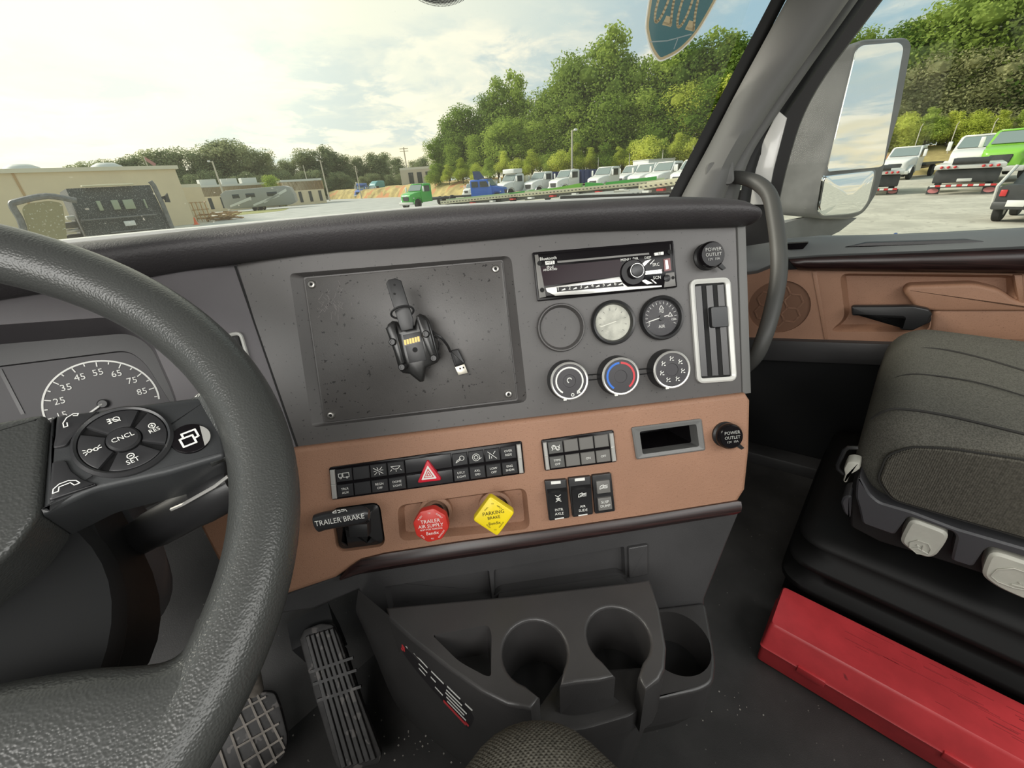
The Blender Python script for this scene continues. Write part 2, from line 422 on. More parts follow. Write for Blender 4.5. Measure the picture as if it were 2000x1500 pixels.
# --- skirt below the strip
c3 = crop(640, 1020, 2.5)
Sk = P.at(0, 0, .004)
so = Sk.pp([(500, 1178), (560, 1160), (655, 1126), (770, 1100), (1032, 1062), (1436, 998), (1446, 996), (1420, 1060), (1376, 1170), (1376, 1200), (1270, 1215), (1000, 1235), (758, 1250), (700, 1152), (610, 1190), (540, 1200)])
ha = rpoly(Sk.pp(c3((275, 315), (788, 235), (803, 372), (302, 445))), .003)
hb = rpoly(Sk.pp(c3((812, 232), (1448, 118), (1455, 262), (1412, 246), (846, 332), (812, 360))), .003)
b = MB(); bevplate(b, so, [(ha, .014, .003, True), (hb, .010, .002, True)], .003, .02)
b.build('skirt', M_skirt, dash, label='matt black skirt').matrix_local = Matrix.Translation((0, 0, .004))
b = MB(); t0 = [(*Sk.uv(*p), -.008) for p in c3((846, 332), (1410, 246))]; t1 = [(*Sk.uv(*p, .022), .022) for p in c3((815, 440), (1508, 342))]
t2 = [(x, y - .02, -.01) for x, y, z in t1]
b.loft([[t0[0], t1[0], t2[0]], [t0[1], t1[1], t2[1]]]); b.build('ledge', M_skirt, dash).matrix_local = Matrix.Translation((0, 0, .004))
b = MB(); b.prism(rpoly(Sk.pp(c3((1462, 116), (1556, 100), (1556, 246), (1466, 264))), .002), -.01, .006, .0015); b.build('rib', M_skirt, dash, 20).matrix_local = Matrix.Translation((0, 0, .004))
# --- padded brow along the top
T = [(-160, 521), (100, 487), (250, 471), (400, 453), (600, 432), (850, 411), (1100, 399), (1300, 390), (1420, 391), (1462, 396), (1484, 408)]
Bm = [(-160, 610), (100, 570), (250, 548), (400, 523), (600, 497), (850, 478), (1100, 455), (1300, 447), (1420, 443), (1462, 440), (1482, 428)]
def pq(p, h):
    fr = P if p[0] >= 455 else L
    return onp(p[0], p[1], fr.o + fr.n * h, fr.n)
TT = cat([pq(p, .030) for p in T], 4); BB = cat([pq(p, .006) for p in Bm], 4)
nP = V((P.n.x, P.n.y, 0)).normalized(); nL = V((L.n.x, L.n.y, 0)).normalized()
lo = []
for i, (a, c) in enumerate(zip(TT, BB)):
    w = min(1, max(0, (i - 10) / 6)); nh = (nL * (1 - w) + nP * w).normalized(); e = min(1, (len(TT) - 1 - i) / 3 + .15)
    lo.append([a - nh * .20 - UP * .012, a - nh * .03 + UP * .002 * e, a - nh * .006 + UP * .0015 * e] + [a.lerp(c, t) + nh * .017 * e * math.sin(PI * t ** .72) ** .7 for t in (.0, .1, .25, .42, .6, .8, 1.)] + [c - nh * .012 - UP * .002 * e, c - nh * .08 + UP * .004, a - nh * .20 - UP * .035])
MB().loft(lo).build('brow_pad', M_pad, dash, 50, world=True, label='grained black padded brow')
# --- shelf between brow and windshield, and the passenger's side of the dashboard
def wsy(x): return .93 if x < .42 else .93 - .395 * ((x - .42) / .88) ** 2
def wsz(x): return CZ - .046 - .010 * max(-1, x / .42) if x < .42 else CZ - .056 - .020 * (x - .42) / .88
b = MB(); lo = []
fr_ = [lo_[0] for lo_ in [[a - (nL if i < 13 else nP) * .17 for a in [TT[i]]] for i in range(0, len(TT), 5)]]
for i, a in enumerate(fr_):
    t = i / (len(fr_) - 1); x = -.62 + t * 1.86
    lo.append([a - UP * .018, V((x, wsy(x) - .015, wsz(x) - .012)), V((x, wsy(x) - .015, wsz(x) - .06))])
b.loft(lo, closed=False); b.build('top_shelf', M_pad, dash, world=True)
b = MB(); b.loft([[V((.66, .46, CZ - .11)), V((1.39, .46, CZ - .115)), V((1.39, .39, CZ - .30)), V((.64, .40, CZ - .34))], [V((.60, .62, CZ - .11)), V((1.39, .62, CZ - .115)), V((1.39, .60, CZ - .30)), V((.58, .60, CZ - .34))]])
b.build('passenger_panel', M_brown, dash, world=True)
# --- driver's side panel with the cluster opening
c4 = crop(0, 430, 3.1917)
lo_ = L.pp([(-420, 640), (465, 505), (588, 885), (-300, 1000)])
hol = rpoly(L.pp(c4((-900, 790), (-400, 680), (740, 600), (930, 720), (1100, 1100), (1150, 1400), (-900, 1700))), [.02, .05, .035, .03, .02, .02, .02], 5)
b = MB(); b.plate(lo_, [(hol, .055, .012)], 0., .02); b.build('driver_panel', M_panel2, dash, world=False).matrix_local = P.M.inverted() @ L.M
b = MB(); e = L.pp([(457, 520), (462, 520), (583, 872), (578, 872)]); b.prism(e, -.002, .0006); b.build('seam', M_void, dash).matrix_local = P.M.inverted() @ L.M
# ------------------------------------------------------------------ instrument cluster behind the wheel
Cl = L.at(0, 0, -.045)
cl = thing('instrument_cluster', 'instrument cluster with white-numbered speedometer behind the steering wheel', 'gauge', Cl)
bz = rpoly(Cl.pp(c4((-900, 1000), (-300, 940), (790, 805), (900, 890), (1120, 1240), (1100, 1600), (-900, 1750))), [.01, .03, .022, .02, .01, .01, .01], 5)
ho = L.pp(c4((-900, 790), (-400, 680), (740, 600), (930, 720), (1100, 1100), (1150, 1400), (-900, 1700)))
b = MB(); b.plate(rpoly(inset(ho, .002) if 0 else ho, [.02, .05, .035, .03, .02, .02, .02], 5), [(bz, .004, .001)], -.006); b.build('bezel', M_black, cl)
b = MB(); b.plate(inset(bz, -.002), [], -.0101); b.build('face', M_dial, cl)
# the dial: its centre and radius from four points of its rim
e0, e1, e2 = [V(q) for q in Cl.pp(c4((255, 1150), (630, 872), (955, 1010)), -.009)]
def c3p(a, b, c):
    d = 2 * (a.x * (b.y - c.y) + b.x * (c.y - a.y) + c.x * (a.y - b.y)); f = lambda q: q.x ** 2 + q.y ** 2
    return V(((f(a) * (b.y - c.y) + f(b) * (c.y - a.y) + f(c) * (a.y - b.y)) / d, (f(a) * (c.x - b.x) + f(b) * (a.x - c.x) + f(c) * (b.x - a.x)) / d))
dc = c3p(e0, e1, e2); dr = (e0 - dc).length
def dial_parts(par, u, v, r, h):
    b = MB(); a0, a1 = math.radians(-12), math.radians(216)
    o_, i_ = circ(u, v, r, 60, None, a0, a1), circ(u, v, r * .965, 60, None, a0, a1)
    b.loft([[(*p, h + .0004), (*q, h + .0004)] for p, q in zip(o_, i_)], closed=False); b.build('dial_ring', M_white, par, 0)
    b = MB()
    for i in range(18):
        a = math.radians(208 - i * 12.7); l = .86 if i % 2 == 0 else .91
        strokes(b, [[(u + r * .95 * math.cos(a), v + r * .95 * math.sin(a)), (u + r * l * math.cos(a), v + r * l * math.sin(a))]], r * .022, h + .0005)
    b.build('tick_marks', M_white, par, 0)
    words([(str(5 + 10 * i), u + r * .72 * math.cos(math.radians(208 - 25.4 * i)), v + r * .72 * math.sin(math.radians(208 - 25.4 * i)), r * .20) for i in range(9)], 'numerals', M_white, par, h + .0005)
    b = MB(); a = math.radians(207); d_, p_ = V((math.cos(a), math.sin(a))), V((-math.sin(a), math.cos(a)))
    c_ = V((u, v)); q = [c_ + p_ * r * .02, c_ + d_ * r * .80 + p_ * r * .008, c_ + d_ * r * .80 - p_ * r * .008, c_ - p_ * r * .02]
    b.prism([(x.x, x.y) for x in q], h + .003, h + .005); b.build('needle', M_white, par, 0)
    MB().lathe([(r * .10, h + .001), (r * .10, h + .004), (r * .08, h + .005), (.0005, h + .005)], 20, u, v).build('needle_hub', M_black, par)
dial_parts(cl, dc.x, dc.y, dr, -.0098)
b = MB(); strokes(b, [Cl.pp(c4((0, 935), (140, 1205)), -.009)], .003, -.009); b.build('divider', M_btn, cl, 0)
# ------------------------------------------------------------------ left chrome vent, mostly behind the rim
M_steel = mat('screw_steel', (.36, .35, .33), .35, .8)
def vent(fr, quad, label, t, n_sl, knob=False, deep=.03):
    th = thing('air_vent', label, 'vent', fr)
    o = rpoly(quad, .010, 5); i = inset(o, t)
    MB().loft([[(x, y, 0) for x, y in o], [(x, y, .004) for x, y in o], [(x, y, .006) for x, y in inset(o, t * .4)], [(x, y, .003) for x, y in i], [(x, y, -deep * .3) for x, y in i]], cap0=False, cap1=False).build('frame', M_wpaint, th, label='bright white-silver frame')
    MB().prism(i, -.002, .0004).build('cavity', M_void, th)
    A, B, C, D = [V(q) for q in (quad[0], quad[1], quad[2], quad[3])]
    for s in range(n_sl):
        f = (s + .8) / (n_sl + .6)
        a = A.lerp(B, f); c = D.lerp(C, f); m = (c - a); a2, c2 = a + m * .065, c - m * .065; w = (B - A) * .085
        pr = lambda t_: [(*(a2.lerp(c2, t_) - w), .001), (*(a2.lerp(c2, t_) + w * .4), .0045), (*(a2.lerp(c2, t_) + w * 1.1), .001)]
        MB().loft([pr(0), pr(1)]).build('slat', M_btn, th, 0)
    if knob:
        q = [A.lerp(B, .42).lerp(D.lerp(C, .42), .27), A.lerp(B, .83).lerp(D.lerp(C, .83), .27), A.lerp(B, .83).lerp(D.lerp(C, .83), .47), A.lerp(B, .42).lerp(D.lerp(C, .42), .47)]
        MB().prism(rpoly([(x.x, x.y) for x in q], .003), .001, .009, .001).build('slider', M_btn, th, 15)
    return th
vent(L, L.pp([(392, 668), (472, 645), (512, 780), (428, 805)]), 'silver-framed air vent mostly hidden behind the steering wheel rim', .004, 3)
k4 = crop(1000, 440, 4)
vent(P, P.pp(k4((1380, 428), (1692, 408), (1745, 1212), (1438, 1234))), 'tall air vent with a white-silver frame right of the gauges', .0062, 3, True)
# ------------------------------------------------------------------ cover plate with four screws
cp = thing('cover_plate', 'scuffed dark cover plate held by four screws in the dash recess', 'panel', P.at(0, 0, -.012))
pl_ = rpoly(P.pp(c1((178, 252), (1700, 118), (1814, 1182), (338, 1362)), -.010), .003)
MB().prism(pl_, 0, .003, .0012).build('plate', M_plate, cp)
sf = P.at(0, 0, -.012)
for p in c1((232, 298), (1650, 178), (380, 1308), (1750, 1145)):
    u, v = P.uv(*p, -.008)
    s = MB().lathe([(.0052, .003), (.0052, .0042), (.004, .0058), (.0023, .0062), (.0023, .005), (.0003, .005)], 16, u, v).build('screw', M_steel, cp)
    MB().lathe([(.0021, .0048), (.0021, .0052), (.0003, .0052)], 8, u, v).build('socket', M_void, s)
b = MB()
for i in range(46):                              # pale scuffs in the corner
    x, y = rnd.gauss(380, 65), rnd.gauss(410, 80); a = rnd.uniform(.6, 2.4); l = rnd.uniform(15, 60)
    q = P.pp(c1((x, y), (x + l * math.cos(a), y + l * math.sin(a))), -.009); strokes(b, [q], .0003, .00305)
b.build('scuff_marks', mat('scuff', (.17, .15, .15), .6), cp, 0)['kind'] = 'stuff'
# ------------------------------------------------------------------ scanner cradle on the plate
cr = thing('device_cradle', 'black charging cradle with strap and ring on the cover plate', 'holder', P.at(0, 0, -.009))
H = .028; rel = H + .009; M_crad = mat('cradle_plastic', (.012, .012, .012), .25)
def q1(pts, h=H): return P.pp(c1(*pts), h)
body = q1([(805, 640), (815, 605), (850, 578), (882, 583), (930, 640), (1020, 612), (1038, 540), (1062, 522), (1098, 535), (1135, 575), (1165, 670), (1216, 868), (1192, 905), (1112, 940), (1100, 985), (1086, 1050), (1062, 1052), (985, 990), (930, 982), (902, 955), (835, 720)])
MB().prism(body, rel - .014, rel, .003).build('body', M_crad, cr)
MB().prism(q1([(935, 690), (1070, 660), (1118, 880), (985, 905)]), rel - .004, rel + .0008, .0006).build('pad', M_black, cr)
for w in ([(810, 640), (850, 590), (880, 600), (960, 900), (915, 930), (840, 720)], [(1042, 545), (1070, 530), (1128, 575), (1205, 860), (1150, 870), (1080, 690)]):
    MB().prism(q1(w), rel - .002, rel + .008, .003).build('side_wing', M_crad, cr)
for p in ((870, 742), (1122, 682), (942, 932), (1182, 864)):
    u, v = q1([p])[0]; s = MB().lathe([(.0045, rel), (.0045, rel + .011), (.0033, rel + .0125), (.0022, rel + .0125), (.0022, rel + .011), (.0003, rel + .011)], 14, u, v).build('screw_post', M_black, cr)
st = q1([(805, 290), (825, 262), (875, 250), (920, 268), (1012, 560), (1015, 640), (925, 660), (900, 590)], .036)
MB().prism(st, rel + .006, rel + .009, .001).build('strap', M_black, cr)
for p in ((872, 303), (872, 372)):
    u, v = q1([p], .036)[0]; MB().lathe([(.0014, rel + .009), (.0014, rel + .0094), (.0002, rel + .0094)], 8, u, v).build('strap_hole', M_void, cr)
cc = q1([(930, 512)], .04)[0]; MB().tube([(cc[0] + .0135 * math.cos(a), cc[1] + .0062 * math.sin(a) + .0135 * math.cos(a) * .14, rel + .011 + .006 * math.sin(a)) for a in [2 * PI * i / 28 for i in range(28)]], .0013, 8, ring=True).build('ring', M_black, cr)
MB().prism(q1([(938, 728), (1066, 695), (1080, 740), (952, 775)]), rel, rel + .0012).build('contact_block', M_btn, cr)
for i in range(6):
    u, v = q1([(955 + 20.5 * i, 745 - 5.2 * i)])[0]; MB().box((u, v, rel + .0014), (.0026, .0062, .0008)).build('contact', M_gold, cr, 0)
u, v = q1([(1030, 802)])[0]; MB().lathe([(.0032, rel + .0009), (.0032, rel + .0012), (.0003, rel + .0012)], 14, u, v).build('hole', M_void, cr)
MB().prism(rect(*q1([(1010, 780)], 0)[0], .026, .032, .004), 0, rel - .012, .001).build('mount_foot', M_black, cr)
us = thing('usb_cable', 'short black charging cable with a bare metal plug beside the cradle', 'cable', P.at(0, 0, -.009))
pth = [(*q1([p], h)[0], h + .009) for p, h in (((1140, 640), .018), ((1185, 680), .024), ((1235, 715), .022), ((1280, 770), .012), ((1300, 815), .004))]
MB().tube(cat(pth, 5), .0017, 8).build('cord', M_black, us)
pth2 = [(*q1([p], h)[0], h + .009) for p, h in (((1160, 690), .016), ((1205, 720), .02), ((1215, 780), .016), ((1195, 850), .010))]
MB().tube(cat(pth2, 5), .0010, 6).build('loop', M_btn, us)
MB().prism(rpoly(q1([(1295, 810), (1358, 795), (1412, 905), (1335, 935)], .003), .002), .003, .011, .002).build('grip', M_black, us)
MB().prism(q1([(1335, 938), (1408, 912), (1436, 982), (1362, 1000)], .003), .0045, .0095, .0006).build('metal_plug', mat('plug_metal', (.50, .47, .40), .35, .7), us)
for p in ((1376, 948), (1402, 940)):
    u, v = q1([p], .003)[0]; MB().box((u, v, .0097), (.0022, .0022, .0006)).build('slot', M_void, us, 0)
# ------------------------------------------------------------------ car radio
rd = thing('car_radio', 'black car radio with one round knob in the upper dash', 'radio', P)
k5 = crop(1030, 460, 6.4516); h5 = .008
def q5(*pts): return P.pp(k5(*pts), h5)
MB().prism(rpoly(P.pp(k5((62, 212), (1842, 62), (1892, 652), (128, 828)), .004), .002), -.004, .004, .001).build('mounting_frame', M_gloss, rd)
MB().prism(rpoly(q5((90, 240), (1815, 85), (1868, 640), (150, 790)), .003), .003, h5, .002).build('faceplate', M_gloss, rd)
MB().prism(q5((90, 245), (135, 240), (235, 775), (150, 788)), h5, h5 + .001, .0004).build('end_cap', M_btn2, rd)
MB().prism(q5((1740, 475), (1850, 460), (1868, 635), (1720, 655)), h5, h5 + .001, .0004).build('end_cap', M_btn2, rd)
MB().prism(q5((375, 350), (1530, 225), (1520, 260), (380, 322)) if 0 else q5((375, 322), (1530, 218), (1535, 240), (380, 348)), h5, h5 + .0006).build('disc_slot', M_btn2, rd)
MB().prism(q5((155, 400), (1180, 300), (1190, 505), (1150, 515), (180, 640)), h5, h5 + .0005).build('display', mat('display', (.018, .008, .012), .2, spec=.15), rd)
MB().prism(q5((228, 662), (1158, 520), (1200, 600), (1260, 645), (1690, 630), (1690, 650), (760, 735), (350, 760), (250, 710)), h5, h5 + .0012, .0004).build('silver_strip', M_silver, rd)
MB().prism(q5((365, 655), (1185, 585), (1210, 640), (370, 715)), h5, h5 + .0018).build('key_row', M_gloss, rd)
words([(str(i + 1), *q5((385 + 143 * i, 675 - 13.5 * i))[0], .007) for i in range(6)], 'key_numbers', M_white, rd, h5 + .002)
for i in range(6):
    MB().prism(q5((425 + 143 * i, 690 - 14 * i), (470 + 143 * i, 665 - 14 * i), (478 + 143 * i, 685 - 14 * i), (430 + 143 * i, 697 - 14 * i)), h5 + .0018, h5 + .0024).build('preset_key', M_white, rd, 0)
kc = q5((1350, 455))[0]
MB().lathe([(.0168, h5), (.0168, h5 + .0015), (.0155, h5 + .0028), (.007, h5 + .0028)], 36, kc[0] - .0025, kc[1] - .001).build('knob_ring', M_gloss, rd)
kn = MB().lathe([(.0088, h5), (.0086, h5 + .010), (.0076, h5 + .0112), (.006, h5 + .0108), (.0004, h5 + .0104)], 30, *kc).build('volume_knob', M_btn, rd)
MB().lathe([(.0089, h5 + .008), (.0092, h5 + .0092), (.0089, h5 + .0102)], 30, *kc).build('knob_rim', M_silver, kn)
for q, mm in (([(1420, 375), (1480, 320), (1560, 300), (1460, 400)], M_silver), ([(1530, 365), (1590, 305), (1600, 310), (1545, 370)], M_silver), ([(1478, 450), (1690, 425), (1692, 480), (1480, 500)], M_silver), ([(1425, 570), (1480, 555), (1580, 605), (1500, 620)], M_silver), ([(1545, 555), (1560, 550), (1630, 605), (1610, 612)], M_silver), ([(1590, 222), (1710, 205), (1712, 245), (1600, 258)], M_white), ([(220, 328), (340, 318), (342, 362), (228, 376)], M_white)):
    MB().prism(rpoly(q5(*q), .0008), h5, h5 + .002, .0004).build('key', mm, rd, 0)
words([('Bluetooth', *q5((262, 290))[0], .0055), ('iPod', *q5((285, 400))[0], .005), ('ANDROID', *q5((287, 430))[0], .004), ('MENU  DIR', *q5((1285, 302))[0], .0048), ('DISP', *q5((1515, 280))[0], .0045), ('SRC', *q5((1618, 368))[0], .0055), ('SCN', *q5((1632, 532))[0], .0055)], 'lettering', M_white, rd, h5 + .0006)
words([('MP3', *q5((282, 347))[0], .005), ('BAND  RPT  INT', *q5((1585, 462))[0], .0042), ('EJ', *q5((1655, 228))[0], .005)], 'key_lettering', M_gloss, rd, h5 + .0021)
MB().prism(q5((1712, 300), (1795, 285), (1810, 440), (1720, 455)), h5, h5 + .001).build('usb_door', mat('dark_red', (.16, .03, .03), .3), rd)
MB().prism(q5((1730, 315), (1760, 310), (1775, 420), (1740, 430)), h5, h5 + .0015).build('usb_mark', M_silver, rd)
u, v = q5((1755, 540))[0]; MB().lathe([(.0045, h5 + .001), (.0045, h5 + .002), (.003, h5 + .0015), (.0003, h5 + .001)], 14, u, v).build('jack', M_black, rd)
u, v = q5((1830, 533))[0]; MB().lathe([(.0022, h5 + .001), (.0022, h5 + .0014), (.0003, h5 + .0014)], 10, u, v).build('pin_hole', M_void, rd)
for p in ((152, 352), (185, 688), (1788, 208)):
    u, v = q5(p)[0]; MB().lathe([(.003, h5), (.003, h5 + .0014), (.0003, h5 + .0014)], 10, u, v).build('release_hole', M_void, rd)
# ------------------------------------------------------------------ three round instruments
def bezel(th, r):
    MB().lathe([(r, -.002), (r, .006), (r * .95, .0095), (r * .86, .0085), (r * .80, .0035), (r * .80, -.001)], 44).build('bezel', M_black, th)
bl = thing('blank_cap', 'round blank cap left of the two gauges', 'cap', P.at(*P.uv(1094.5, 640)))
MB().lathe([(.0318, -.002), (.0318, .005), (.0306, .0085), (.0292, .0085), (.0262, .0012), (.0004, .0012)], 44).build('cap_disc', M_panel, bl)
g1 = thing('gauge', 'gauge whose cream face glares pale between the blank cap and the air gauge', 'gauge', P.at(*P.uv(1196, 630)))
bezel(g1, .0295); MB().lathe([(.0238, .001), (.0238, .0022), (.0003, .0022)], 40).build('face', M_cream, g1)
b = MB(); strokes(b, [[(-.017, -.004), (.004, .001)]], .0012, .0030); b.build('needle', mat('pale_needle', (.75, .75, .66), .4), g1, 0)
b = MB(); strokes(b, [[(.019 * math.cos(a), .019 * math.sin(a)), (.0165 * math.cos(a), .0165 * math.sin(a))] for a in [math.radians(-40 + 28 * i) for i in range(10)]], .0007, .0024); b.build('tick_marks', M_btn2, g1, 0)
MB().lathe([(.0240, .0046), (.0003, .0050)], 36).build('lens', M_lens, g1)
g2 = thing('gauge', 'black air pressure gauge with a white needle below the radio', 'gauge', P.at(*P.uv(1290, 621)))
bezel(g2, .0295); MB().lathe([(.0238, .001), (.0238, .0022), (.0003, .0022)], 40).build('face', M_dial, g2)
b = MB(); strokes(b, [[(.0215 * math.cos(a), .0215 * math.sin(a)), (.0185 * math.cos(a), .0185 * math.sin(a))] for a in [math.radians(-25 + 14.5 * i) for i in range(17)]], .0006, .0024)
for x, y in ((.001, .0135), (.0125, .003)): strokes(b, [[(x - .003, y - .002), (x + .003, y - .002), (x, y + .003), (x - .003, y - .002)]], .0008, .0024)
b.build('tick_marks', M_white, g2, 0)
words([('PSI', .001, .008, .0048), ('AIR', .0, -.0115, .0058), ('150', .0165, -.0035, .0042), ('0', -.0165, -.006, .004)], 'lettering', M_white, g2, .0024)
b = MB(); strokes(b, [[(-.0180, -.0035), (.008, .0025)]], .0013, .0045); b.build('needle', M_white, g2, 0)
MB().lathe([(.0036, .0022), (.0036, .005), (.0003, .0052)], 16).build('needle_hub', M_black, g2)
MB().lathe([(.0240, .0058), (.0003, .0062)], 36).build('lens', M_lens, g2)
# ------------------------------------------------------------------ climate knobs
def knob(px, py, label):
    fr = P.at(*P.uv(px, py, .018)); th = thing('climate_knob', label, 'knob', fr)
    MB().lathe([(.0270, -.002), (.0268, .004), (.0252, .0165), (.0250, .018)], 40).build('skirt', M_black, th)
    MB().lathe([(.0250, .0165), (.0250, .0190), (.0238, .0200), (.0222, .0196), (.0220, .018)], 40).build('chrome_ring', M_silver, th, label='silver rim')
    MB().lathe([(.0224, .0182), (.0224, .0186), (.0085, .0190), (.0075, .0170), (.0003, .0162)], 40).build('face', M_dial, th)
    MB().box((-.008, -.0238, .0186), (.004, .0022, .0030)).build('pointer', M_white, th)
    return th
def arcband(par, r0, r1, a0, a1, h, m, name='arc'):
    A, B2 = circ(0, 0, r0, 24, None, math.radians(a0), math.radians(a1)), circ(0, 0, r1, 24, None, math.radians(a0), math.radians(a1))
    return MB().loft([[(*p, h), (*q, h)] for p, q in zip(A, B2)], closed=False).build(name, m, par, 0)
f1 = knob(1112, 744, 'fan speed knob with a white ring, first of the row under the blank cap')
arcband(f1, .0165, .0186, -60, 235, .0192, M_white)
b = MB(); strokes(b, [[(.003 * math.cos(a) , .003 * math.sin(a) + .001) for a in [math.radians(20 + 25 * i) for i in range(10)]], circ(.0025, -.0185, .0018, 10) ], .0012, .0196); strokes(b, [[(.0085, -.017), (.0125, -.0165), (.0105, -.0135), (.0085, -.017)]], .0012, .0196); b.build('symbols', M_white, f1, 0)
f2 = knob(1212, 735, 'temperature knob with blue and red arc, middle of the row')
arcband(f2, .0165, .0192, 92, 235, .0192, M_blue, 'cold_arc'); arcband(f2, .0165, .0192, -55, 86, .0192, M_redp, 'hot_arc')
b = MB(); strokes(b, [circ(0, .002, .0022, 10) + [(.0022, .002)]], .0010, .0172); b.build('symbols', M_white, f2, 0)
f3 = knob(1312, 722, 'air direction knob with ring of symbols beside the vent')
b = MB()
for i in range(7):
    a = math.radians(90 - 51.4 * i); x, y = .0145 * math.cos(a), .0145 * math.sin(a)
    strokes(b, [[(x - .002, y - .002), (x - .001, y + .001), (x + .001, y + .0005), (x + .0025, y + .002)], [(x - .002, y + .002), (x - .0008, y + .0032)], [(x + .001, y - .002), (x + .0028, y - .0022)]], .0010, .0195)
b.build('symbols', M_white, f3, 0)
for i, ((xa, ya), (xb, yb)) in enumerate((((1146, 733), (1166, 730)), ((1246, 722), (1264, 719)))):
    b = MB(); 
    for d in (0, 10): strokes(b, [[P.uv(xa - 4, ya + d), P.uv(xb + 8, yb + d)]], .0016, .0006)
    b.build('link_groove', M_void, dash, 0)
# ------------------------------------------------------------------ two 12 V sockets with flip caps
def socket(fr, label):
    th = thing('power_socket', label, 'socket', fr)
    MB().lathe([(.0178, -.002), (.0178, .003), (.0155, .005), (.0155, .010)], 32).build('collar', M_black, th)
    MB().lathe([(.0165, .007), (.0176, .009), (.0174, .014), (.0150, .0175), (.0004, .0185)], 32).build('cap', M_gloss, th)
    MB().loft([[(.007, -.014, .010), (.012, -.011, .010), (.0195, -.0185, .009), (.0155, -.0205, .009)], [(.007, -.014, .014), (.012, -.011, .014), (.0195, -.0185, .0125), (.0155, -.0205, .0125)]]).build('tab', M_black, th)
    words([('POWER', 0, .006, .0062), ('OUTLET', 0, -.0005, .0058), ('12V  10A', 0, -.0062, .0042)], 'lettering', mat('pale_print', (.42, .42, .40), .4), th, .0187)
socket(P.at(*P.uv(1379, 502)), 'black power socket cap at the upper right above the vent')
socket(Bf.at(*Bf.uv(1415, 848)), 'black power socket cap on the brown panel right of the storage slot')
# ------------------------------------------------------------------ storage slot frame
sb = thing('storage_slot', 'small open storage slot with a grey frame in the brown panel', 'bin', Bf)
o = rpoly(Bf.pp(k2((888, 198), (1482, 122), (1516, 390), (930, 470)), .004), .003); i = rpoly(Bf.pp(k2((955, 232), (1438, 168), (1464, 358), (982, 425)), .004), .003)
MB().loft([[(x, y, 0) for x, y in o], [(x, y, .003) for x, y in o], [(x, y, .0045) for x, y in inset(o, .002)], [(x, y, .003) for x, y in i], [(x, y, -.02) for x, y in i]], cap0=False, cap1=False).build('frame', mat('grey_frame', (.16, .16, .155), .4, bump=(900., .2)), sb)
MB().loft([[(x, y, -.019) for x, y in i], [(x, y, -.09) for x, y in inset(i, .004)]], cap0=False).build('liner', M_gloss, sb)
# ------------------------------------------------------------------ switch banks
def bank(quad, label, cols, silver, texts, group_mat, hazard=False):
    q = [V(p) for p in Bf.pp(quad, .004)]           # TL TR BR BL
    bil = lambda s, t: q[0].lerp(q[1], s).lerp(q[3].lerp(q[2], s), t)
    th = thing('switch_bank', label, 'switch panel', Bf)
    B4 = [bil(0, 0), bil(1, 0), bil(1, 1), bil(0, 1)]
    MB().prism(rpoly([(p.x, p.y) for p in B4], .003), -.004, .003, .001).build('housing', M_gloss, th)
    def cell(s0_, s1_, t0_, t1_, z0, z1, name, m, g=.03, lab=None):
        gs = g * (s1_ - s0_); r_ = [bil(s0_ + gs, t0_), bil(s1_ - gs, t0_), bil(s1_ - gs, t1_), bil(s0_ + gs, t1_)]
        return MB().prism([(p.x, p.y) for p in r_], z0, z1, .0008, 1).build(name, m, th, label=lab)
    for a, c in silver: 
        for t0_, t1_ in ((.07, .50), (.51, .95)): cell(a, c, t0_, t1_, .002, .0065, 'end_trim', M_silver, .12, 'bright end trim')
    sym = MB(); let = []
    for ci, (a, c) in enumerate(cols):
        for row, (t0_, t1_) in enumerate(((.09, .47), (.56, .93))):
            cell(a, c, t0_, t1_, .002, .0058 if row else .0052, 'switch', group_mat(ci))
            tx = texts[ci][row]; m_ = bil((a + c) / 2, (t0_ + t1_) / 2); w_ = (bil(c, .5) - bil(a, .5)).length; ang = math.atan2(*(bil(c, .5) - bil(a, .5)).yx)
            if isinstance(tx, tuple):
                n_ = len(tx)
                for li, t in enumerate(tx): let.append((t, m_.x, m_.y + (.5 * (n_ - 1) - li) * .0052, .0042, ang))
            elif tx: strokes(sym, [[(m_.x + x * w_ * .26, m_.y + y * w_ * .26) for x, y in pth_] for pth_ in tx], .0007, .0062)
    if let: words(let, 'lettering', M_white, th, .0062)
    if sym.v: sym.build('symbols', M_white, th, 0)
    return th, bil
ring = lambda x, y, r, n=10: [(x + r * math.cos(2 * PI * i / n), y + r * math.sin(2 * PI * i / n)) for i in range(n + 1)]
sy_truck = [[(-1.2, -.3), (-1.2, .5), (-.4, .5), (-.4, -.3), (-1.2, -.3)], [(-.2, -.4), (-.2, .6), (1.2, .6), (1.2, -.4), (-.2, -.4)], ring(-.8, -.5, .2, 6), ring(.7, -.5, .2, 6)]
sy_star = [[(-1, .7), (1, -.7)], [(-.2, .8), (0, .3)], [(.9, .8), (.3, .2)], [(-.9, -.8), (-.3, -.3)], [(.2, -.9), (.1, -.4)], [(-1, -.1), (-.5, 0)], [(.5, .1), (1.1, .1)]]
sy_dome = [[(-1, .5), (1, .5), (.4, -.1), (-.4, -.1), (-1, .5)], [(-.9, -.2), (-1.2, -.5)], [(.9, -.2), (1.2, -.5)], [(0, -.3), (0, -.7)]]
sy_lamp = [ring(.5, .3, .55), [(.1, -.1), (-1, -.7), (-.6, -.1), (.2, .2)]]
sy_swirl = [ring(0, 0, .45), ring(0, 0, .85), [(.7, -.5), (1.2, -.2)]]
sy_wip = [[(-1, .9), (1, -.9)], [(.8, .9), (.3, .3)], [(-.7, -.8), (-.7, .2)], [(-.2, -.8), (-.2, -.3)]]
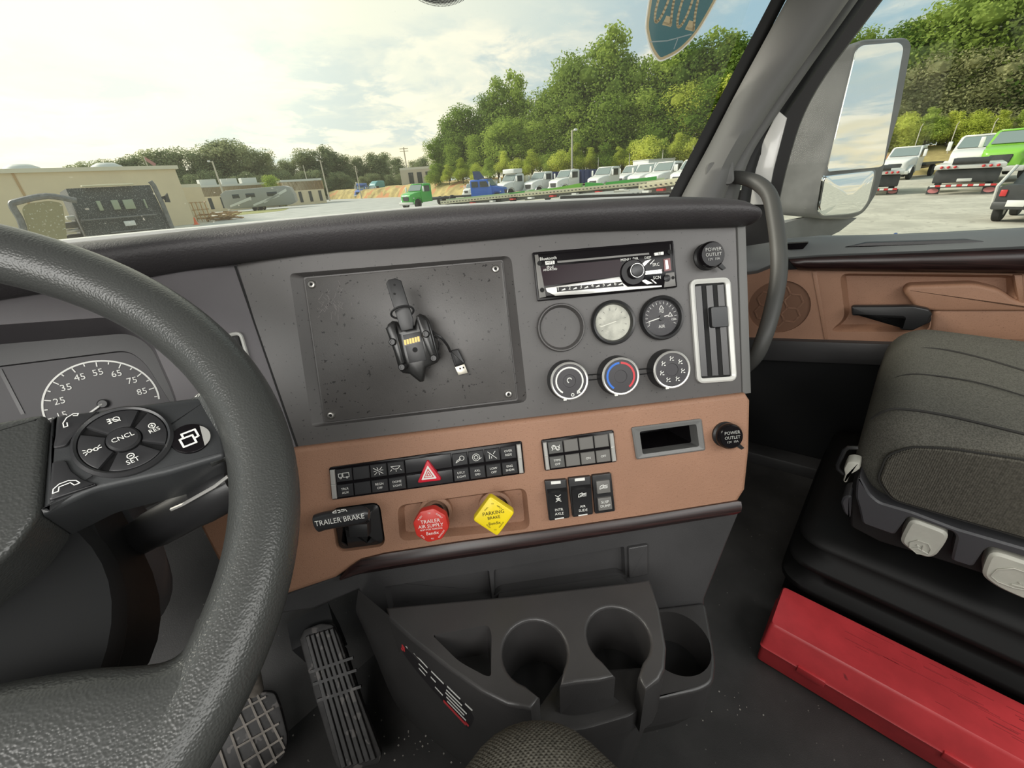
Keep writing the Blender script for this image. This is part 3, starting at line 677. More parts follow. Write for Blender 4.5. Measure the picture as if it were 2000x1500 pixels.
sy_zig = [[(-1, -.6), (-.5, .6), (.5, -.6), (1, .6)], ring(-.5, .2, .5, 8), ring(.5, -.2, .5, 8)]
k6 = crop(630, 860, 4.878)
X0 = lambda x: (x - 55) / 1870
colx = [(120, 277), (277, 443), (443, 608), (608, 778), (1232, 1388), (1388, 1547), (1547, 1703), (1703, 1862)]
tx1 = [(sy_truck, ('TRLR', 'AUX')), (None, None), (sy_star, ('REGN', 'OFF')), (sy_dome, ('DOME', 'LIGHT')), (sy_lamp, ('UTLY', 'LIGHT')), (sy_swirl, ('AXL', 'SPD')), (sy_wip, ('LOW', 'OFF')), (('OVER', 'RIDE'), ('ENG', 'SHDN'))]
b1, bil1 = bank(k1((180, 322), (1822, 95), (1850, 372), (205, 598)), 'long black switch bank with a red hazard button', [(X0(a), X0(c)) for a, c in colx], [(.004, X0(120)), (X0(1862), .996)], tx1, lambda i: M_btn)
for t0_, t1_ in ((.07, .48), (.55, .94)):
    r_ = [bil1(X0(784), t0_), bil1(X0(1226), t0_), bil1(X0(1226), t1_), bil1(X0(784), t1_)]; MB().prism([(p.x, p.y) for p in r_], .002, .0054, .0008).build('blank_switch', M_btn, b1)
tri = Bf.pp(k6((996, 182), (1138, 380), (900, 408)), .010)
hz_ = MB().prism(rpoly(tri, .004), .002, .011, .0015).build('hazard_button', mat('hazard_red', (.62, .02, .04), .3), b1, label='red triangle hazard button')
cen = V((sum(p[0] for p in tri) / 3, sum(p[1] for p in tri) / 3)); sc_ = lambda f: [tuple(cen + (V(p) - cen) * f) for p in tri]
MB().prism(rpoly(sc_(.62), .0015), .010, .0114).build('white_triangle', M_white, hz_)
b = MB(); strokes(b, [sc_(.36) + [sc_(.36)[0]], sc_(.15) + [sc_(.15)[0]]], .0010, .0116); b.build('triangle_lines', M_redp, hz_, 0)
Y0 = lambda x: x
bank(k2((118, 305), (735, 218), (765, 490), (150, 568)), 'small switch bank with grey keys beside the long bank', [(.075, .285), (.29, .495), (.50, .705), (.71, .915)], [(.005, .075), (.918, .992)], [(sy_zig, ('TPMS', 'OFF')), (None, None), (None, ('ON',)), (None, ('OFF',))], lambda i: M_btn2 if i else mat('mid_switch', (.10, .10, .095), .4))
# ------------------------------------------------------------------ three rockers
def rocker(quad, label, grey, texts):
    q = [V(p) for p in Bf.pp(k2(*quad), .008)]; bil = lambda s, t: q[0].lerp(q[1], s).lerp(q[3].lerp(q[2], s), t)
    th = thing('rocker_switch', label, 'switch', Bf)
    P4 = lambda s0_, s1_, t0_, t1_: [tuple(bil(s, t)) for s, t in ((s0_, t0_), (s1_, t0_), (s1_, t1_), (s0_, t1_))]
    MB().prism(rpoly(P4(0, 1, 0, 1), .002), -.004, .006, .001).build('housing', M_black, th)
    if grey:
        MB().prism(P4(.16, .84, .14, .46), .004, .0100, .0008).build('upper_key', M_btn2, th); MB().prism(P4(.16, .84, .58, .90), .004, .0100, .0008).build('lower_key', M_btn2, th); zt = .0103
    else:
        b = MB(); A = [bil(s, t) for s, t in ((.06, .20), (.94, .20), (.94, .60), (.06, .60), (.06, .93), (.94, .93))]
        b.loft([[(*A[0], .005), (*A[0].lerp(A[3], .12), .014), (*A[3], .009), (*A[4], .0095), (*A[4], .004)], [(*A[1], .005), (*A[1].lerp(A[2], .12), .014), (*A[2], .009), (*A[5], .0095), (*A[5], .004)]]); b.build('rocker_key', M_black, th, 20); zt = .0145
        for t0_, t1_ in ((.02, .09), (.935, .985)): MB().prism(P4(.28, .72, t0_, t1_), .005, .0066).build('name_tab', M_white, th, 0)
    sm_, let = MB(), []
    a = math.atan2(*(bil(1, .5) - bil(0, .5)).yx); c = bil(.5, .40 if not grey else .30); w_ = .0045
    strokes(sm_, [[(c.x + x * w_, c.y + y * w_) for x, y in pth_] for pth_ in texts[0]], .0008, zt)
    sm_.build('symbol', M_white, th, 0)
    c = bil(.5, .77 if not grey else .74)
    words([(t, c.x, c.y + (.5 - i) * .0056, .0050, a) for i, t in enumerate(texts[1])], 'lettering', M_white, th, zt if grey else .0103)
sy_ax = [[(-.8, 1), (0, .5), (.8, 1)], [(0, .5), (0, -.6)], [(-.8, -1), (0, -.5), (.8, -1)], [(-.6, .1), (.6, -.4)], [(-.6, -.4), (.6, .1)]]
sy_tr = [[(-1.2, -.5), (-1, .4), (0, .7), (.1, -.2), (-1.2, -.5)], [(.2, .4), (1.2, .5)], [(.3, .1), (1.2, .1)], [(.2, -.3), (1.1, -.3)], [(-.6, 0), (-.1, .1)]]
rocker([(148, 655), (335, 640), (362, 968), (188, 995)], 'black rocker switch at the left of the three', False, (sy_ax, ('INTR', 'AXLE')))
rocker([(350, 632), (542, 612), (562, 938), (388, 965)], 'black rocker switch in the middle of the three', False, (sy_tr, ('AIR', 'SLIDE')))
rocker([(553, 608), (716, 588), (750, 912), (580, 936)], 'black rocker switch with two grey keys at the right', True, (sy_tr, ('SUSP', 'DUMP')))
# ------------------------------------------------------------------ trailer brake lever
tl = thing('trailer_brake_lever', 'black trailer hand brake lever sticking out of the brown panel', 'lever', Bf)
MB().loft([[(x, y, -.015) for x, y in inset(tb, .002)], [(x, y, -.002) for x, y in inset(tb, .003)], [(x, y, .003) for x, y in inset(tb, .010)], [(x, y, .010) for x, y in inset(tb, .016)], [(x, y, .012) for x, y in inset(tb, .020)]]).build('boot', M_black, tl)
qq = lambda p, h: (*Bf.uv(*k1(p)[0], h), h)
MB().prism(Bf.pp(k1((345, 800), (515, 790), (520, 905), (360, 915)), .02), -.004, .022, .003).build('stem', M_black, tl)
hd = [qq(p, .040) for p in ((75, 795), (150, 770), (300, 745), (450, 720), (525, 715))]
MB().tube(cat(hd, 4), [.006] + [.0098] * 12 + [.009, .008, .006, .005], 14, flat=1.15).build('grip', M_btn, tl)
ga = hd[1]; gb = hd[3]; an = math.atan2(gb[1] - ga[1], gb[0] - ga[0])
lt = qq((272, 768), .052); words([('TRAILER BRAKE', lt[0], lt[1], .0092, an, .92)], 'lettering', M_white, tl, .0508)
b = MB(); l2 = qq((275, 690), .050); strokes(b, [[(l2[0] + x * .004, l2[1] + y * .003) for x, y in pth_] for pth_ in ([(-2, 0), (-1, .6), (-1, -.4), (-2, -.3)], [(-.5, .5), (.2, .5), (.2, -.3), (-.4, -.4)], [(.6, .6), (1.5, .7), (1.4, 0), (.6, 0)], [(1.8, .6), (2.2, -.3)])], .0009, .0505); b.build('symbols', M_white, tl, 0)
# ------------------------------------------------------------------ air valve knobs
def airknob(px, py, bx, by, poly_fn, label, m, mt, lines, h, sc=1.):
    fr = Bf.at(*Bf.uv(px, py, h), h); th = thing('air_valve_knob', label, 'knob', fr)
    bu, bv = Bf.uv(bx, by, -.008); u0, v0 = Bf.uv(px, py, h); du, dv = bu - u0, bv - v0
    MB().lathe([(.0230, -.013 - h), (.0230, -.004 - h), (.0205, -.002 - h), (.0185, -.002 - h), (.0185, -.012 - h)], 32, du, dv).build('collar', M_brown, th)
    MB().loft([[(du * (1 - t) + .0105 * math.cos(2 * PI * j / 18), dv * (1 - t) + .0105 * math.sin(2 * PI * j / 18), (-.012 - h) * (1 - t) - .006 * t) for j in range(18)] for t in (0, 1)]).build('stem', M_black, th)
    pl = poly_fn(); MB().prism(pl, -.012, 0, .003).build('head', m, th)
    words([(l[0], l[1] * sc, l[2] * sc, l[3] * sc) + tuple(l[4:]) for l in lines], 'lettering', mt, th, .0004)
def octa():
    return rpoly([(0.0228 * math.cos(PI / 8 + PI / 4 * i + .12), 0.0228 * math.sin(PI / 8 + PI / 4 * i + .12)) for i in range(8)], .003)
rot = lambda x, y, a: (x * math.cos(a) - y * math.sin(a), x * math.sin(a) + y * math.cos(a))
A1 = -.0
airknob(841.5, 1027, 851, 1000, octa, 'red octagonal air supply knob for the trailer', M_redk, M_white, [('TRAILER', 0, .0068, .0075, A1), ('AIR SUPPLY', 0, .0, .0070, A1), ('NOT FOR PARKING', 0, -.0050, .0036, A1), ('Bendix', .001, -.0110, .0066, A1), ('TO', 0, .0190, .0030, 0), ('PUSH', -.0135, .0135, .0034, .80), ('SUPPLY', .0135, .0135, .0034, -.80), ('TO', 0, -.0192, .0030, 0), ('PULL', -.0130, -.0148, .0034, -.80), ('EXHAUST', .0136, -.0138, .0032, .80)], .042, .87)
airknob(964.5, 1009, 967, 990, lambda: rpoly([(.0272 * math.cos(PI / 2 * i + .06), .0272 * math.sin(PI / 2 * i + .06)) for i in range(4)], .0045), 'yellow diamond parking brake knob', M_yel, M_void, [('PARKING', 0, .0060, .0080, .04), ('BRAKE', 0, -.0015, .0066, .04), ('Bendix', .0, -.0105, .0068, .04), ('TO', 0, .0205, .0030, 0), ('PULL', -.0098, .0138, .0034, .80), ('APPLY', .0098, .0138, .0034, -.80), ('TO', 0, -.0212, .0030, 0), ('PUSH', -.0098, -.0142, .0034, -.80), ('RELEASE', .0102, -.0142, .0030, .80)], .042, .82)
ZF = CZ - .90                                     # cab floor
# ------------------------------------------------------------------ cup holder console
ZD = CZ - .47
dk = lambda *pts, z=ZD: [onz(*p, z) for p in pts]
con = thing('cup_holder_console', 'black plastic console with three cup holders below the dashboard', 'console', V((.22, .18, ZF)))
def circ3(pts, z):
    a, b_, c = [V((q.x, q.y)) for q in dk(*pts, z=z)]; o = c3p(a, b_, c); return o, (a - o).length
e1, r1 = circ3(((975, 1268), (1040, 1205), (1112, 1262)), ZD)
e2, r2 = circ3(((1140, 1240), (1200, 1180), (1277, 1258)), ZD)
xy = lambda pts, z=ZD: [(q.x, q.y) for q in dk(*pts, z=z)]
def keyhole(c, r, right, left, n=22):
    """from the right slot lip round the back of the circle to the left lip"""
    A, B2 = [V(q) for q in xy([right, left])]
    d = ((A + B2) / 2 - c).normalized(); hw = .62 * r
    pa = math.atan2(d.y, d.x); w = math.asin(hw / r); side = 1 if d.cross(A - c) > 0 else -1
    arc = [c + V((math.cos(pa + side * (w + (2 * PI - 2 * w) * i / n)), math.sin(pa + side * (w + (2 * PI - 2 * w) * i / n)))) * r for i in range(n + 1)]
    return [tuple(A)] + [tuple(q) for q in arc] + [tuple(B2)]
left_curve = [(1034, 1376), (992, 1368), (944, 1344), (880, 1300), (808, 1244), (764, 1204)]
ol = xy([(760, 1190), (1000, 1168), (1242, 1140), (1266, 1136), (1283, 1190), (1295, 1262), (1292, 1302), (1282, 1322), (1262, 1336)]) + keyhole(e2, r2, (1254, 1322), (1190, 1316)) + xy([(1165, 1322), (1125, 1326)]) + keyhole(e1, r1, (1102, 1330), (1044, 1362)) + xy(left_curve)
pkt = rpoly(xy(c3((512, 552), (785, 500), (800, 545), (798, 752), (770, 750), (640, 680))), [.004, .006, .004, .008, .008, .01])
b = MB(); b.plate(ol, [(pkt, .045, .006, True)], ZD)
lo = []
for i in range(4):
    a = PI / 2 * i / 3; d = .0035
    lo.append([(x, y, ZD - d + d * math.cos(a)) for x, y in (inset(ol, -d * math.sin(a)) if i else ol)])
b.loft(lo, cap0=False, cap1=False)
b.loft([lo[-1], [(x, y, ZD - .085) for x, y, z in lo[-1]]], cap0=False, cap1=False)
b.build('deck', M_cons, con, 50, world=True)
for c, r in ((e1, r1), (e2, r2)):
    MB().lathe([(r * 1.0, ZD - .086), (r * .95, ZD - .084), (r * .93, ZD - .080), (r * .91, ZD - .084), (.001, ZD - .085)], 36, c.x, c.y).build('cup_floor', M_black, con, world=True)
# tray in front of the two cups and the body under it
tz = ZD - .055
tr = rpoly(xy([(1042, 1392), (1062, 1424), (1092, 1434), (1150, 1424), (1232, 1400), (1262, 1376), (1285, 1345), (1275, 1300), (1100, 1310)], tz), .006)
b = MB(); b.prism(tr, tz - .03, tz, .004)
b.loft([[(x, y, tz - .028) for x, y in tr], [(x * .86 + .26 * .14, y * .86 + .24 * .14, ZF + .10) for x, y in tr], [(x * .8 + .26 * .2, y * .8 + .24 * .2, ZF) for x, y in tr]], cap0=False)
b.build('front_body', M_cons, con, world=True)
f0, f1_ = [V(q) for q in xy([(1190, 1316), (1102, 1330)])]
fp_ = cat([onz(*p, tz + .001) for p in ((1210, 1370), (1180, 1386), (1140, 1395), (1110, 1396), (1086, 1390))], 2); dn = V((-.62, -.78)).normalized(); b = MB(); L1, L2, L3 = [], [], []
for i in range(9):
    t = i / 8; q = f0.lerp(f1_, t); s = math.sin(PI * t)
    L1.append((q.x, q.y, ZD)); m = q + dn * .003; L2.append((m.x, m.y, ZD - .030)); L3.append(tuple(fp_[i]))
b.loft([L1, L2, L3], closed=False); b.build('front_wall', M_cons, con, world=True)
# smooth left flank falling to the floor
tp = cat([V((*q, ZD - .002)) for q in xy(left_curve)] + [V((*xy([(700, 1152)], CZ - .43)[0], CZ - .43))], 4)
bt = cat([onz(*p, ZF) for p in ((930, 1512), (905, 1492), (866, 1462), (812, 1418), (775, 1378), (744, 1300), (712, 1190))], 4)
lo = []
for j in range(9):
    t = j / 8; lo.append([a.lerp(c, t) + V((-.03, -.02, 0)) * math.sin(PI * t) * (.6) for a, c in zip(tp, bt)])
MB().loft(lo, closed=False).build('left_flank', M_cons, con, 60, world=True)
MB().loft([[tp[0], bt[0]], [V((*tr[0], tz - .01)), V((tr[0][0] + .05, tr[0][1] + .06, ZF))]], closed=False).build('front_flank', M_cons, con, world=True)
# warning sticker on the flank
def fl(s, t, off=.0012):
    i = s * (len(tp) - 1); j = min(int(i), len(tp) - 2); f = i - j
    a = tp[j].lerp(tp[j + 1], f); c = bt[j].lerp(bt[j + 1], f); q = a.lerp(c, t) + V((-.03, -.02, 0)) * math.sin(PI * t) * .6
    return q
sA, sB, sC, sD = (.76, .025), (.31, .115), (.31, .255), (.72, .115)
def stq(x, y):
    s = (sA[0] * (1 - x) + sB[0] * x) * (1 - y) + (sD[0] * (1 - x) + sC[0] * x) * y
    t = (sA[1] * (1 - x) + sB[1] * x) * (1 - y) + (sD[1] * (1 - x) + sC[1] * x) * y
    q = fl(s, t); g = (fl(s + .02, t) - fl(s - .02, t)).cross(fl(s, t + .02) - fl(s, t - .02)).normalized()
    if g.dot(CAM - q) < 0: g = -g
    return q, g
b = MB(); NX, NY = 14, 6; grid = []
for j in range(NY + 1):
    grid.append([stq(i / NX, j / NY)[0] + stq(i / NX, j / NY)[1] * .0008 for i in range(NX + 1)])
b.loft(grid, closed=False); stk = b.build('warning_sticker', mat('sticker_black', (.020, .018, .020), .35), con, world=True, label='small black warning sticker with white print')
def sbox(x0, y0, x1, y1, b):
    b.add([stq(x, y)[0] + stq(x, y)[1] * .0014 for x, y in ((x0, y0), (x1, y0), (x1, y1), (x0, y1))], [(0, 1, 2, 3)])
b = MB()
for x, y, w in ((.04, .12, .12), (.05, .3, .10), (.24, .15, .16), (.44, .14, .14), (.62, .10, .16), (.84, .10, .10), (.30, .40, .10), (.44, .42, .06), (.62, .28, .20), (.62, .42, .28), (.64, .56, .24), (.50, .66, .10), (.66, .70, .26), (.30, .62, .08)): sbox(x, y, x + w, y + .07, b)
b.build('print_lines', M_white, con, 0, world=True)
b = MB(); sbox(.02, .80, .98, .90, b); sbox(.04, .50, .10, .74, b); sbox(.62, .84, .94, .96, b); b.build('print_red', M_redp, con, 0, world=True)
# lower third cup
z3 = CZ - .56
e3, r3 = circ3(((1390, 1280), (1328, 1199), (1350, 1321)), z3)
o3 = rpoly(xy([(1262, 1190), (1378, 1176), (1388, 1230), (1398, 1290), (1394, 1334), (1370, 1348), (1262, 1372)], z3), [.004, .008, .01, .01, .012, .012, .004])
b = MB(); h3 = circ(e3.x, e3.y, r3, 40)
bevplate(b, o3, [(h3, .075, .003)], .004, .06, z3)
b.loft([[(x, y, z3 - .058) for x, y in o3], [(x * .75 + e3.x * .25, y * .75 + e3.y * .25 + .01, z3 - .13) for x, y in o3]], cap0=False)
b.build('side_cup_deck', M_cons, con, world=True)
MB().lathe([(r3, z3 - .062), (r3 * .95, z3 - .060), (r3 * .93, z3 - .066), (r3 * .90, z3 - .074), (.001, z3 - .075)], 36, e3.x, e3.y).build('cup_floor', M_black, con, world=True)
# ------------------------------------------------------------------ pedals
ac = thing('accelerator_pedal', 'long ribbed black accelerator pedal beside the console', 'pedal', V((.03, .47, ZF)))
pa = [onz(592, 1240, CZ - .70), onz(652, 1222, CZ - .70), onz(745, 1482, CZ - .845), onz(660, 1512, CZ - .845)]
pu = (pa[1] - pa[0]).normalized(); pv = ((pa[0] + pa[1]) / 2 - (pa[2] + pa[3]) / 2).normalized(); pn = pu.cross(pv).normalized(); pu = pv.cross(pn)
Ap = Fr((pa[0] + pa[1] + pa[2] + pa[3]) / 4, pu, pv, pn)
ac.matrix_basis = Ap.M
apx = lambda *p: Ap.pp(p)
out = rpoly(apx((583, 1250), (592, 1230), (625, 1218), (648, 1220), (660, 1240), (692, 1335), (745, 1475), (740, 1495), (668, 1512), (655, 1500), (612, 1360)), .004)
MB().prism(out, -.016, -.003, .003).build('pad', M_rubber, ac)
rA = apx((596, 1243), (652, 1226)); rB = apx((666, 1500), (736, 1482))
for i in range(6):
    t = (i + .5) / 6; a = V(rA[0]).lerp(V(rA[1]), t); c = V(rB[0]).lerp(V(rB[1]), t); w = V((.0052, 0))
    b = MB(); b.prism([tuple(c - w * .75), tuple(c + w * .75), tuple(a + w * .62), tuple(a - w * .62)], -.004, .003, .001, 1); b.build('rib', M_rubber, ac)
for yy in (1306, 1330, 1362):
    b = MB(); a, c = [V(q) for q in apx((606 + (yy - 1306) * .25, yy + 6), (690 + (yy - 1306) * .28, yy - 22))]; d = (c - a).normalized(); w = V((-d.y, d.x)) * .0022
    b.prism([tuple(a - w), tuple(c - w), tuple(c + w), tuple(a + w)], -.004, .0031); b.build('cross_rib', M_rubber, ac, 0)
MB().box((0, -.02, -.05), (.03, .16, .07), .006).build('hinge_block', M_black, ac)
MB().loft([[(-.052, .10, -.06), (.02, .10, -.06), (.02, .06, -.07), (-.052, .06, -.07)], [(-.055, .145, -.03), (.02, .145, -.03), (.02, .10, -.02), (-.055, .10, -.02)]]).build('bracket', M_black, ac)
br = thing('brake_pedal', 'worn brake pedal with a square grid tread partly behind the wheel rim', 'pedal')
qa = [onz(440, 1400, CZ - .76), onz(535, 1345, CZ - .76), onz(560, 1470, CZ - .83), onz(470, 1540, CZ - .83)]
pu = (qa[1] - qa[0]).normalized(); pv = ((qa[0] + qa[1]) / 2 - (qa[2] + qa[3]) / 2); pv = (pv - pu * pv.dot(pu)).normalized()
Bp = Fr((qa[0] + qa[1] + qa[2] + qa[3]) / 4, pu, pv, pu.cross(pv)); br.matrix_basis = Bp.M
bpx = lambda *p: Bp.pp(p)
MB().prism(rpoly(bpx((395, 1420), (500, 1352), (536, 1352), (548, 1385), (562, 1440), (558, 1475), (500, 1530), (420, 1560), (380, 1520)), .008), -.016, -.002, .003).build('pad', M_rubber, br)
for a, c in (((462, 1380), (530, 1530)), ((486, 1364), (540, 1490)), ((500, 1352), (556, 1462)), ((438, 1396), (492, 1545)), ((412, 1412), (458, 1550))):
    a, c = [V(q) for q in bpx(a, c)]; d = (c - a).normalized(); w = V((-d.y, d.x)) * .0016; MB().prism([tuple(a - w), tuple(c - w), tuple(c + w), tuple(a + w)], -.004, .002).build('tread_bar', M_metal, br, 0)
for a, c in (((452, 1432), (535, 1382)), ((462, 1460), (545, 1412)), ((474, 1490), (552, 1440)), ((488, 1520), (556, 1466)), ((440, 1404), (520, 1360))):
    a, c = [V(q) for q in bpx(a, c)]; d = (c - a).normalized(); w = V((-d.y, d.x)) * .0016; MB().prism([tuple(a - w), tuple(c - w), tuple(c + w), tuple(a + w)], -.004, .0024).build('tread_bar', M_metal, br, 0)
MB().tube([onz(500, 1352, CZ - .76), onz(496, 1330, CZ - .74), onz(488, 1290, CZ - .66), onz(480, 1240, CZ - .55)], .012, 10).build('arm', M_metal, br, world=True)
# ------------------------------------------------------------------ steering wheel
al = math.radians(49.8)
wn = V((0, -math.cos(al), math.sin(al))); wu = V((1, 0, 0))
Wf = Fr((-.160, .374, CZ - .140), wu, wn.cross(wu), wn)
sw = thing('steering_wheel', 'large grained black steering wheel with cruise buttons on its spoke', 'steering wheel', Wf)
RW = .2225
b = MB()
lo = []
for i in range(128):
    t = 2 * PI * i / 128; lo.append([((RW + .0228 * math.cos(q)) * math.cos(t), (RW + .0228 * math.cos(q)) * math.sin(t), .0215 * math.sin(q)) for q in [2 * PI * j / 26 for j in range(26)]])
b.loft(lo, ring=True); b.build('rim', M_wheel, sw, 80)
wq = lambda *p, h=0.: Wf.pp(p, h)
def smst(x, a, b): t = max(0, min(1, (x - a) / (b - a))); return t * t * (3 - 2 * t)
for sgn in (1, -1):
    lo = []                                       # spoke: flares into the rim above and below
    for i in range(17):
        u = .184 + .0405 * i / 16; f = max(0, (u - .189) / .0355); vt = .006 + .020 * f ** 1.6; vb = -.050 - .014 * f ** 2.2; hz2 = .018 + .004 * f
        m_ = (vt + vb) / 2; hv = (vt - vb) / 2
        lo.append([((u) * sgn, m_ + hv * math.copysign(abs(math.sin(q)) ** .55, math.sin(q)), (-.002 + .022 * max(0, min(1, (u - .190) / .022)) ** 1.5 if math.cos(q) > 0 else -hz2 * .9) * abs(math.cos(q)) ** .6 - .002) for q in [2 * PI * j / 28 for j in range(28)]])
    MB().loft(lo).build('spoke', M_wheel, sw, 80)
    Tc = cat([(x * sgn, y, 0) for x, y in ((0, -.094), (.035, -.104), (.062, -.116), (.092, -.1345), (.110, -.1485), (.121, -.1545), (.130, -.1525), (.1385, -.1430))], 4)
    lo = []
    for i, t_ in enumerate(Tc):
        s_ = i / (len(Tc) - 1); a_ = math.radians(-90 + 46 * s_); B3_ = V((RW * math.cos(a_) * sgn, RW * math.sin(a_), 0)); d_ = (B3_ - t_); l_ = d_.length; d_ = d_.normalized()
        lo.append([B3_ + V((0, 0, .0205))] + [t_ + d_ * min(x, l_ * .9) + V((0, 0, z)) for x, z in ((.030, .0185), (.016, .0175), (.008, .0145), (.003, .0095), (.0, .002), (.0, -.006), (.004, -.013), (.016, -.018))] + [B3_ - V((0, 0, .0205))])
    MB().loft(lo, closed=False).build('lower_spoke', M_wheel, sw, 80)
hpr = [(.121, .0285), (.0985, -.0385), (.083, -.054), (.05, -.067), (0, -.072)]
hp = [(0, .044), (.06, .040)] + hpr + [(-x, y) for x, y in reversed(hpr[:-1])] + [(-.06, .040)]
MB().prism(rpoly(hp, .006), -.05, .004, .005, 4).build('horn_pad', M_wheel, sw, 60)
MB().lathe([(.108, -.080), (.112, -.060), (.106, -.050), (.08, -.046), (.001, -.046)], 48, 0, -.066).build('hub_cover', M_shade, sw, 50)
pod_px = [(97, 812), (396, 773), (416, 784), (433, 830), (443, 878), (440, 892), (330, 925), (184, 958), (80, 1006)]
for sgn in (1, -1):
    pod = rpoly([(x * sgn, y) for x, y in wq(*pod_px)], [.001, .012, .012, .012, .006, .006, .004, .004, .001])
    pd = MB().prism(pod, -.050, 0., .0035, 3).build('switch_pod', M_wheelp, sw, 50)
    if sgn < 0: continue
    k7 = crop(80, 780, 5.263); kq = lambda *p: wq(*k7(*p))
    PQ = lambda pts, z0, z1, n, m, bv=.0012, r=.002: MB().prism(rpoly(pts, r), z0, z1, bv).build(n, m, sw)
    b1_ = PQ(kq((188, 188), (618, 132), (545, 200), (400, 315), (300, 445), (268, 492), (132, 520)), 0, .0022, 'call_button', M_btn)
    b2_ = PQ(kq((122, 650), (262, 630), (320, 745), (440, 835), (598, 882), (88, 1055)), 0, .0022, 'hang_up_button', M_btn)
    pc, = kq((868, 432)); prr = (V(kq((1392, 300))[0]) - V(kq((350, 560))[0])).length / 2
    MB().lathe([(prr, -.001), (prr, .0025), (prr * .93, .0045), (prr * .88, .0035), (prr * .88, 0)], 48, *pc).build('pad_ring', M_btn, sw, label='raised ring of the button pad')
    MB().lathe([(prr * .88, .0008), (.0003, .0008)], 40, *pc).build('pad_base', M_black, sw)
    for i, nm in enumerate(('res_button', 'fog_light_button', 'marker_light_button', 'set_button')):
        a0, a1 = math.radians(-38 + 90 * i), math.radians(38 + 90 * i); ro, ri = prr * .86, prr * .36
        MB().prism(circ(*pc, ro, 12, None, a0, a1) + list(reversed(circ(*pc, ri, 8, None, a0, a1))), .0006, .0036, .0008).build(nm, M_btn, sw)
    MB().lathe([(prr * .34, .001), (prr * .34, .0045), (prr * .29, .0060), (.0004, .0066)], 32, *pc).build('cancel_button', M_btn, sw)
    words([('CNCL', pc[0], pc[1], .0046, .06, 1.0), ('RES', pc[0] + prr * .62, pc[1] - .0030, .0042, .06), ('SET', pc[0] - .001, pc[1] - prr * .72, .0046, .05)], 'lettering', M_white, sw, .0069)
    b = MB()
    def glyph(cx_, cy_, s, paths): strokes(b, [[(cx_ + x * s, cy_ + y * s) for x, y in p] for p in paths], .00055, .0042)
    glyph(pc[0] + prr * .62, pc[1] + .0025, .0019, [ring(0, 0, 1), [(-.4, 0), (.4, 0)], [(0, -.4), (0, .4)]])
    glyph(pc[0] - .001, pc[1] - prr * .52, .0019, [ring(0, 0, 1), [(-.4, 0), (.4, 0)]])
    glyph(pc[0], pc[1] + prr * .62, .0022, [ring(.6, 0, .8), [(-.4, .6), (1.4, -.9)], [(-.6, .6), (-1.4, .8)], [(-.6, 0), (-1.5, 0)], [(-.6, -.6), (-1.4, -.8)], [(-.9, .9), (-.9, -.9)]])
    glyph(pc[0] - prr * .62, pc[1], .0022, [ring(-.5, .1, .5, 8), ring(.9, -.1, .5, 8), [(-1.3, .6), (-1.8, .9)], [(-1.3, 0), (-1.9, 0)], [(-1.2, -.5), (-1.7, -.9)], [(1.6, .5), (2.1, .8)], [(1.6, -.1), (2.2, -.1)], [(0, .1), (.5, -.1)]])
    c_, = kq((330, 235)); glyph(c_[0], c_[1], .0046, [[(-1, -.9), (-.9, -.2), (-.3, .5), (.5, .8), (1, .6)], [(-1, -.9), (-.6, -.9), (-.5, -.3)], [(1, .6), (.8, .3), (.4, .5)]])
    c_, = kq((270, 900)); glyph(c_[0], c_[1], .0052, [[(-1.2, -.5), (-1, 0), (-.4, .35), (.4, .35), (1, 0), (1.2, -.5), (.7, -.5), (.5, 0), (-.5, 0), (-.7, -.5), (-1.2, -.5)]])
    b.build('symbols', M_white, sw, 0)
    oc, = kq((1540, 408)); 
    MB().prism(circ(*oc, .0118, 32, .0118), -.001, .0022, .001).build('window_button', M_gloss, sw)
    MB().prism(circ(oc[0] + .002, oc[1] - .001, .0098, 28, .0098, -1.25, .85), .0022, .0027).build('chrome_arc', M_silver, sw)
    b = MB(); strokes(b, [[(oc[0] + x * .0060, oc[1] + y * .0060) for x, y in p] for p in ([(-1, -.9), (-1, .2), (.3, .2), (.3, -.9), (-1, -.9)], [(-.6, .3), (-.6, .8), (.8, .8), (.8, -.2), (.4, -.3)])], .0013, .0030); b.build('window_symbol', M_white, sw, 0)
# ------------------------------------------------------------------ steering column and its stalk
ax_ = lambda t, dx=0, dy=0: Wf.w(dx, dy, -t)
sc = thing('steering_column', 'dark grey steering column shroud behind the wheel', 'steering column', Wf)
def colring(t, rx, ry, dx=0, dy=0, n=36): return [(dx + rx * math.copysign(abs(math.cos(a)) ** .7, math.cos(a)), dy + ry * math.copysign(abs(math.sin(a)) ** .7, math.sin(a)), -t) for a in [2 * PI * j / n for j in range(n)]]
MB().loft([colring(.06, .060, .07, .015, -.03), colring(.075, .088, .11, .02, -.03), colring(.14, .098, .12, .022, -.03), colring(.20, .085, .10, .022, -.02)]).build('upper_shroud', M_shade, sc, 50)
MB().loft([colring(.17, .085, .080, .036), colring(.19, .096, .090, .036), colring(.30, .088, .085, .034), colring(.42, .066, .07, .02), colring(.52, .05, .055, .01)]).build('lower_shroud', M_seatp, sc, 50)
p0, p1, p2 = at(262, 1055, .365), at(345, 1010, .345), at(466, 942, .335)
MB().tube(cat([p0 + (p0 - p1) * .5, p0, p1, p2], 5), [.013] * 4 + [.0155] * 4 + [.017] * 4 + [.0185, .0185, .0175, .014][:4], 16, flat=.8).build('stalk', M_black, sc, 60, world=True, label='thick black stalk right of the column')
MB().tube([at(335, 995, .325), at(358, 985, .322), at(420, 950, .318), at(446, 930, .318)], .0014, 6).build('stalk_trim', M_silver, sc, world=True)
